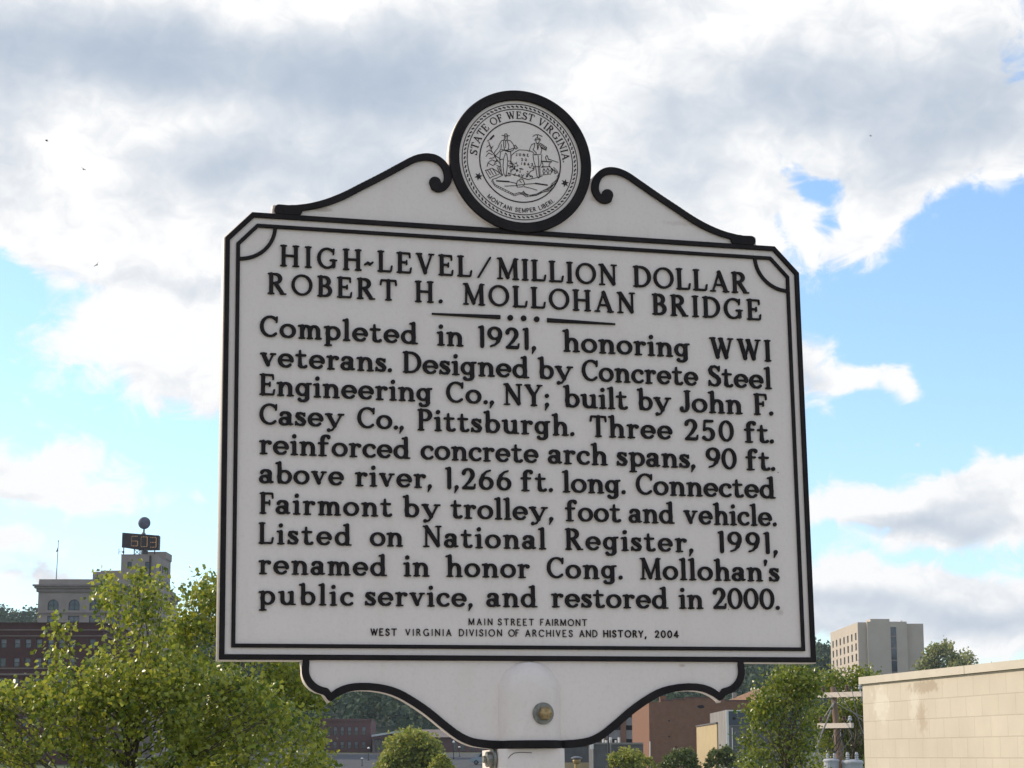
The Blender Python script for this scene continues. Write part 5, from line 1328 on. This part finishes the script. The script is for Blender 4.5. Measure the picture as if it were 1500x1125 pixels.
def lobe_tree(name, label, base, lobes, twigs, n_per, leaf, mat_, seed, cat='tree', group=None, trunk_r=.09, spread=.13, shell=.6, up=.3, split=.45):
    """lobes: (x, y, z, rx, ry, rz) world; twigs per unit lobe; the trunk forks to the lobes"""
    rr = random.Random(seed); g = np.random.default_rng(seed)
    root = empty(name, base); tag(root, label, cat, group)
    B = Vector(base); cen, bm = [], bmesh.new()
    zs = [l[2] for l in lobes]; cx_ = sum(l[0] for l in lobes)/len(lobes); cy_ = sum(l[1] for l in lobes)/len(lobes)
    fork = Vector(((cx_-B.x)*.3, (cy_-B.y)*.3, max(.25*(min(zs)-B.z), (min(zs)-B.z)*.7)))
    limb(bm, (0, 0, -.1), fork, trunk_r, trunk_r*.75, rr, 9, 5, .02)
    hubs = []
    for k in range(14):
        l = rr.choice(lobes); tgt = Vector((l[0]-B.x, l[1]-B.y, l[2]-B.z))
        h = fork.lerp(tgt, rr.uniform(.3, .65)); limb(bm, fork, h, trunk_r*.42, trunk_r*.2, rr, 7, 3, .05); hubs.append(h)
    for (x, y, z, rx, ry, rz) in lobes:
        c = Vector((x, y, z))-B
        below = [q for q in hubs if q.z < c.z+.2] or hubs
        h = min(below, key=lambda q: (q-c).length); h = fork.lerp(h, rr.uniform(.45, 1.0))
        if rr.random() < .4: limb(bm, h, c, trunk_r*.12, trunk_r*.05, rr, 5, 3, .05)
        nt = max(3, int(twigs*(rx*ry*rz)**(1/1.5)))
        u = g.normal(0, 1, (nt, 3)); u /= np.linalg.norm(u, axis=1)[:, None]
        rad = g.uniform(0, 1, nt)**.45
        q = u*rad[:, None]*np.array((rx, ry, rz))
        for row in q: cen.append((c.x+row[0], c.y+row[1], c.z+row[2]))
        for row in q[::9]: limb(bm, c*.85+h*.15, c+Vector(row), trunk_r*.06, trunk_r*.025, rr, 4, 2, .04)
    obj('trunk', bm, M_BARK, root, smooth=True)
    V, Fc = leaves(cen, n_per, spread, leaf, seed+1, up)
    np_mesh('crown', V, Fc, mat_, root, 3)
    return root
def profile_lobes(prof, Yd, ybot, r_px, n, seed, dy, zsq=1.15, cull=None):
    """fill the area under a skyline profile [(px, py)] with lobes of about r_px pixels at depth Yd"""
    rr = random.Random(seed); out = []; m = px_m(Yd)
    xs = [p[0] for p in prof]; ys = [p[1] for p in prof]
    for k in range(n):
        x = rr.uniform(xs[0], xs[-1]); r = r_px*rr.uniform(.7, 1.3)
        yt = max(np.interp(x+o_, xs, ys) for o_ in (-r*.6, 0, r*.6))+r*.9
        if yt > ybot: continue
        y = yt+(ybot-yt)*rr.random()**1.25 if k % 3 else yt
        yd = Yd+rr.uniform(-dy, dy)
        p = at(x, y, yd); out.append((p.x, p.y, p.z, r*m, r*m, r*m*zsq))
    return out
# left foreground tree
YT = 27.0
profA = [(-60, 1010), (0, 1012), (40, 995), (62, 1005), (74, 925), (84, 908), (98, 918), (106, 950), (114, 985), (140, 995), (150, 955), (168, 950), (186, 935), (200, 930), (222, 935), (240, 925), (262, 950), (300, 965), (360, 985), (420, 1020), (450, 1060), (470, 1110)]
lobA = profile_lobes(profA, YT, 1210, 22, 190, 21, .9)
def add_lobes(lst, Yd, dy, seed):
    rr = random.Random(seed); m = px_m(Yd); out = []
    for (x, y, r) in lst:
        yd = Yd+rr.uniform(-dy, dy); p = at(x, y, yd); out.append((p.x, p.y, p.z, r*m, r*m, r*m*1.2))
    return out
lobA += add_lobes([(86, 918, 10), (80, 932, 13), (92, 930, 10), (84, 950, 16), (76, 968, 14), (96, 962, 14), (104, 985, 14), (78, 990, 16), (157, 848, 6), (153, 858, 8), (148, 872, 9), (160, 870, 9), (144, 884, 7), (170, 862, 7), (156, 890, 10), (172, 882, 9), (166, 900, 9),
                   (203, 836, 6), (200, 846, 8), (207, 856, 9), (198, 866, 9), (208, 876, 11), (188, 874, 7), (218, 880, 8), (232, 852, 6), (230, 862, 8), (238, 872, 8), (228, 880, 9), (236, 892, 10), (215, 896, 12), (194, 896, 12), (203, 912, 13), (226, 908, 12), (184, 914, 11), (172, 928, 11), (194, 932, 14),
                   (220, 926, 14), (244, 918, 9), (152, 962, 11), (175, 955, 18), (50, 1002, 12), (30, 1012, 14), (10, 1018, 13)]+[(95+rng.uniform(0, 200), 1000+rng.uniform(0, 125), 19) for _ in range(34)], YT, .6, 5)
lobA += add_lobes([(110+rng.uniform(0, 170), 965+rng.uniform(0, 160), 20) for _ in range(36)], YT-.9, .3, 6)
lobe_tree('broadleaf_tree', 'leafy yellow green tree with ragged spires in front of the bank and brick block', (xpx(185, YT), YT, 0), lobA, 128, 14, .072, M_LEAF, 21, group='broadleaf trees near the marker', trunk_r=.085, spread=.085)
YT2 = 31.0
profB = [(248, 905), (262, 862), (280, 852), (300, 843), (330, 850), (380, 880), (430, 960), (452, 985), (480, 1000), (505, 1006), (524, 1022), (522, 1045), (488, 1060), (484, 1125)]
lobB = profile_lobes(profB, YT2, 1210, 22, 130, 22, .8)
lobe_tree('broadleaf_tree', 'leafy green tree partly hidden behind the left side of the marker', (xpx(370, YT2), YT2, 0), lobB, 130, 14, .072, M_LEAF, 22, group='broadleaf trees near the marker', trunk_r=.085, spread=.09)
# right trees
YR = 40.0
profC = [(1088, 1110), (1096, 1040), (1106, 1030), (1120, 1012), (1138, 990), (1150, 978), (1166, 976), (1182, 990), (1196, 990), (1202, 1006), (1203, 1050), (1202, 1080), (1200, 1125)]
lobC = profile_lobes(profC, YR, 1200, 11, 170, 23, .7)
lobC += add_lobes([(1160, 974, 6), (1170, 980, 8), (1128, 992, 7), (1112, 1014, 7), (1192, 984, 7), (1094, 1046, 7), (1090, 1080, 8), (1202, 1000, 6)], YR, .4, 9)
lobe_tree('broadleaf_tree', 'dense deep green tree left of the utility pole', (xpx(1150, YR), YR, 0), lobC, 140, 15, .070, M_LEAF2, 23, group='broadleaf trees near the marker', trunk_r=.08, spread=.10)
YR2 = 62.0
profD = [(1186, 1030), (1194, 998), (1206, 984), (1220, 974), (1234, 980), (1246, 975), (1262, 978), (1275, 985), (1290, 990), (1300, 1010)]
lobD = [l for l in profile_lobes(profD, YR2, 1012, 11, 44, 24, .8)]+[l for l in profile_lobes([(1196, 1040), (1230, 1030), (1300, 1030)], YR2+2, 1180, 13, 110, 25, 1.0)]
lobe_tree('broadleaf_tree', 'green tree behind the utility pole with a round top rising over the block wall', (xpx(1245, YR2), YR2, 0), lobD, 95, 14, .09, M_LEAF2, 24, group='broadleaf trees near the marker', trunk_r=.10, spread=.13)
# shrubs in front of the far buildings
def shrub(label, px, py_top, wpx, Yd, mat_, seed, leaf=.16, n=14, zb=None):
    m = px_m(Yd); prof = [(px-wpx/2, py_top+wpx*.5), (px-wpx*.36, py_top+wpx*.16), (px-wpx*.1, py_top), (px+wpx*.15, py_top+wpx*.02), (px+wpx*.36, py_top+wpx*.17), (px+wpx/2, py_top+wpx*.5)]
    rs = random.Random(seed+7); prof = [(x+rs.uniform(-.05, .05)*wpx, y+rs.uniform(-.07, .06)*wpx) for x, y in prof]; prof.sort()
    lo = profile_lobes(prof, Yd, 1145, wpx*.10, int(n*2.2), seed, wpx*m*.3)
    for k in range(16):
        x = rs.uniform(prof[0][0], prof[-1][0]); y = np.interp(x, [q[0] for q in prof], [q[1] for q in prof])+rs.uniform(-.05, .06)*wpx
        p = at(x, y, Yd+rs.uniform(-1, 1)*wpx*m*.2); lo.append((p.x, p.y, p.z, .03*wpx*m, .03*wpx*m, .055*wpx*m))
    b = at(px, 1100, Yd); z = terrain(b.x, Yd)
    lobe_tree('shrub', label, (b.x, Yd, z), lo, 60/ (m*12)**1.33*.62, 12, leaf, mat_, seed, 'shrub', 'shrubs along the far street', trunk_r=.05*m*14, spread=wpx*.035*m)
shrub('large light green rounded shrub left of the parked van', 604, 1077, 100, 150, M_SHRUB, 31, .26, 46)
shrub('small bright yellow green shrub at the foot of the larger light green one', 649, 1108, 34, 130, M_SHRUB, 32, .15, 16)
shrub('feathery yellow green shrub in front of the grey concrete block', 917, 1101, 60, 140, M_SHRUB, 33, .18, 26)
shrub('dark green rounded shrub in front of the brown warehouse', 996, 1099, 56, 150, M_BUSH, 34, .18, 26)
shrub('scrubby dark shrub in front of the cream yellow outbuilding', 1057, 1098, 44, 150, M_BUSH, 35, .18, 22)
shrub('thin green shrub between the feathery and the dark green one', 946, 1112, 34, 145, M_SHRUB, 36, .17, 14)
# trees beside the hotel tower
def far_tree(label, prof, Yd, seed, n, r):
    lo = profile_lobes(prof, Yd, 1010, r, n, seed, 2.5)
    bx_c = xpx((prof[0][0]+prof[-1][0])/2, Yd); z = terrain(bx_c, Yd)
    lobe_tree('hilltop_tree', label, (bx_c, Yd, z), lo, 5.5, 13, .7, M_FARTREE, seed, 'tree', 'trees beside the hotel tower', trunk_r=.35, spread=.6)
far_tree('tall loose hilltop tree touching the right side of the cream tower', [(1350, 972), (1356, 946), (1370, 943), (1384, 937), (1396, 946), (1404, 966)], 470, 41, 26, 8)
far_tree('shorter round hilltop tree at the end of the row right of the cream tower', [(1398, 972), (1406, 960), (1414, 953), (1424, 958), (1432, 974)], 465, 42, 16, 7)
# wooded hillside
cen = []
rw = random.Random(77)
for k in range(2600):
    y = rw.uniform(418, 840); x = rw.uniform(-.36*y, .36*y)
    if 70 < x < 108 and 440 < y < 560: continue
    if y > 560 and x > .215*y: continue
    z = terrain(x, y)
    r = rw.uniform(3.0, 5.2); hgt = rw.uniform(.9, 1.5)
    for q in range(9):
        a, e = rw.uniform(0, 6.28), rw.uniform(-.2, 1.45)
        cen.append((x+r*math.cos(a)*math.cos(e)*.8, y+r*math.sin(a)*math.cos(e)*.8, z+2.0+r*hgt*(.5+.75*math.sin(e))))
V, Fc = leaves(cen, 9, (1.0, 1.0, .8), 1.35, 78, up=1.0)
wood = np_mesh('woodland', V, Fc, M_FARLEAF, None, 3)
tag(wood, 'dark wooded hillside behind the town', 'woodland', kind='stuff')

# ------------------------------------------------------------------ air over the valley
bm = bmesh.new(); box(bm, -950, 950, -320, 1320, -60, 130)
hm = bpy.data.materials.new('valley_air'); hm.use_nodes = True
for n in list(hm.node_tree.nodes):
    if n.type == 'BSDF_PRINCIPLED': hm.node_tree.nodes.remove(n)
pv = hm.node_tree.nodes.new('ShaderNodeVolumePrincipled')
pv.inputs['Color'].default_value = (.80, .90, 1.0, 1); pv.inputs['Density'].default_value = .00011; pv.inputs['Anisotropy'].default_value = 0.0
hm.node_tree.links.new(pv.outputs[0], hm.node_tree.nodes['Material Output'].inputs['Volume'])
tag(obj('haze', bm, hm), 'thin pale air over the valley', 'haze', kind='stuff')
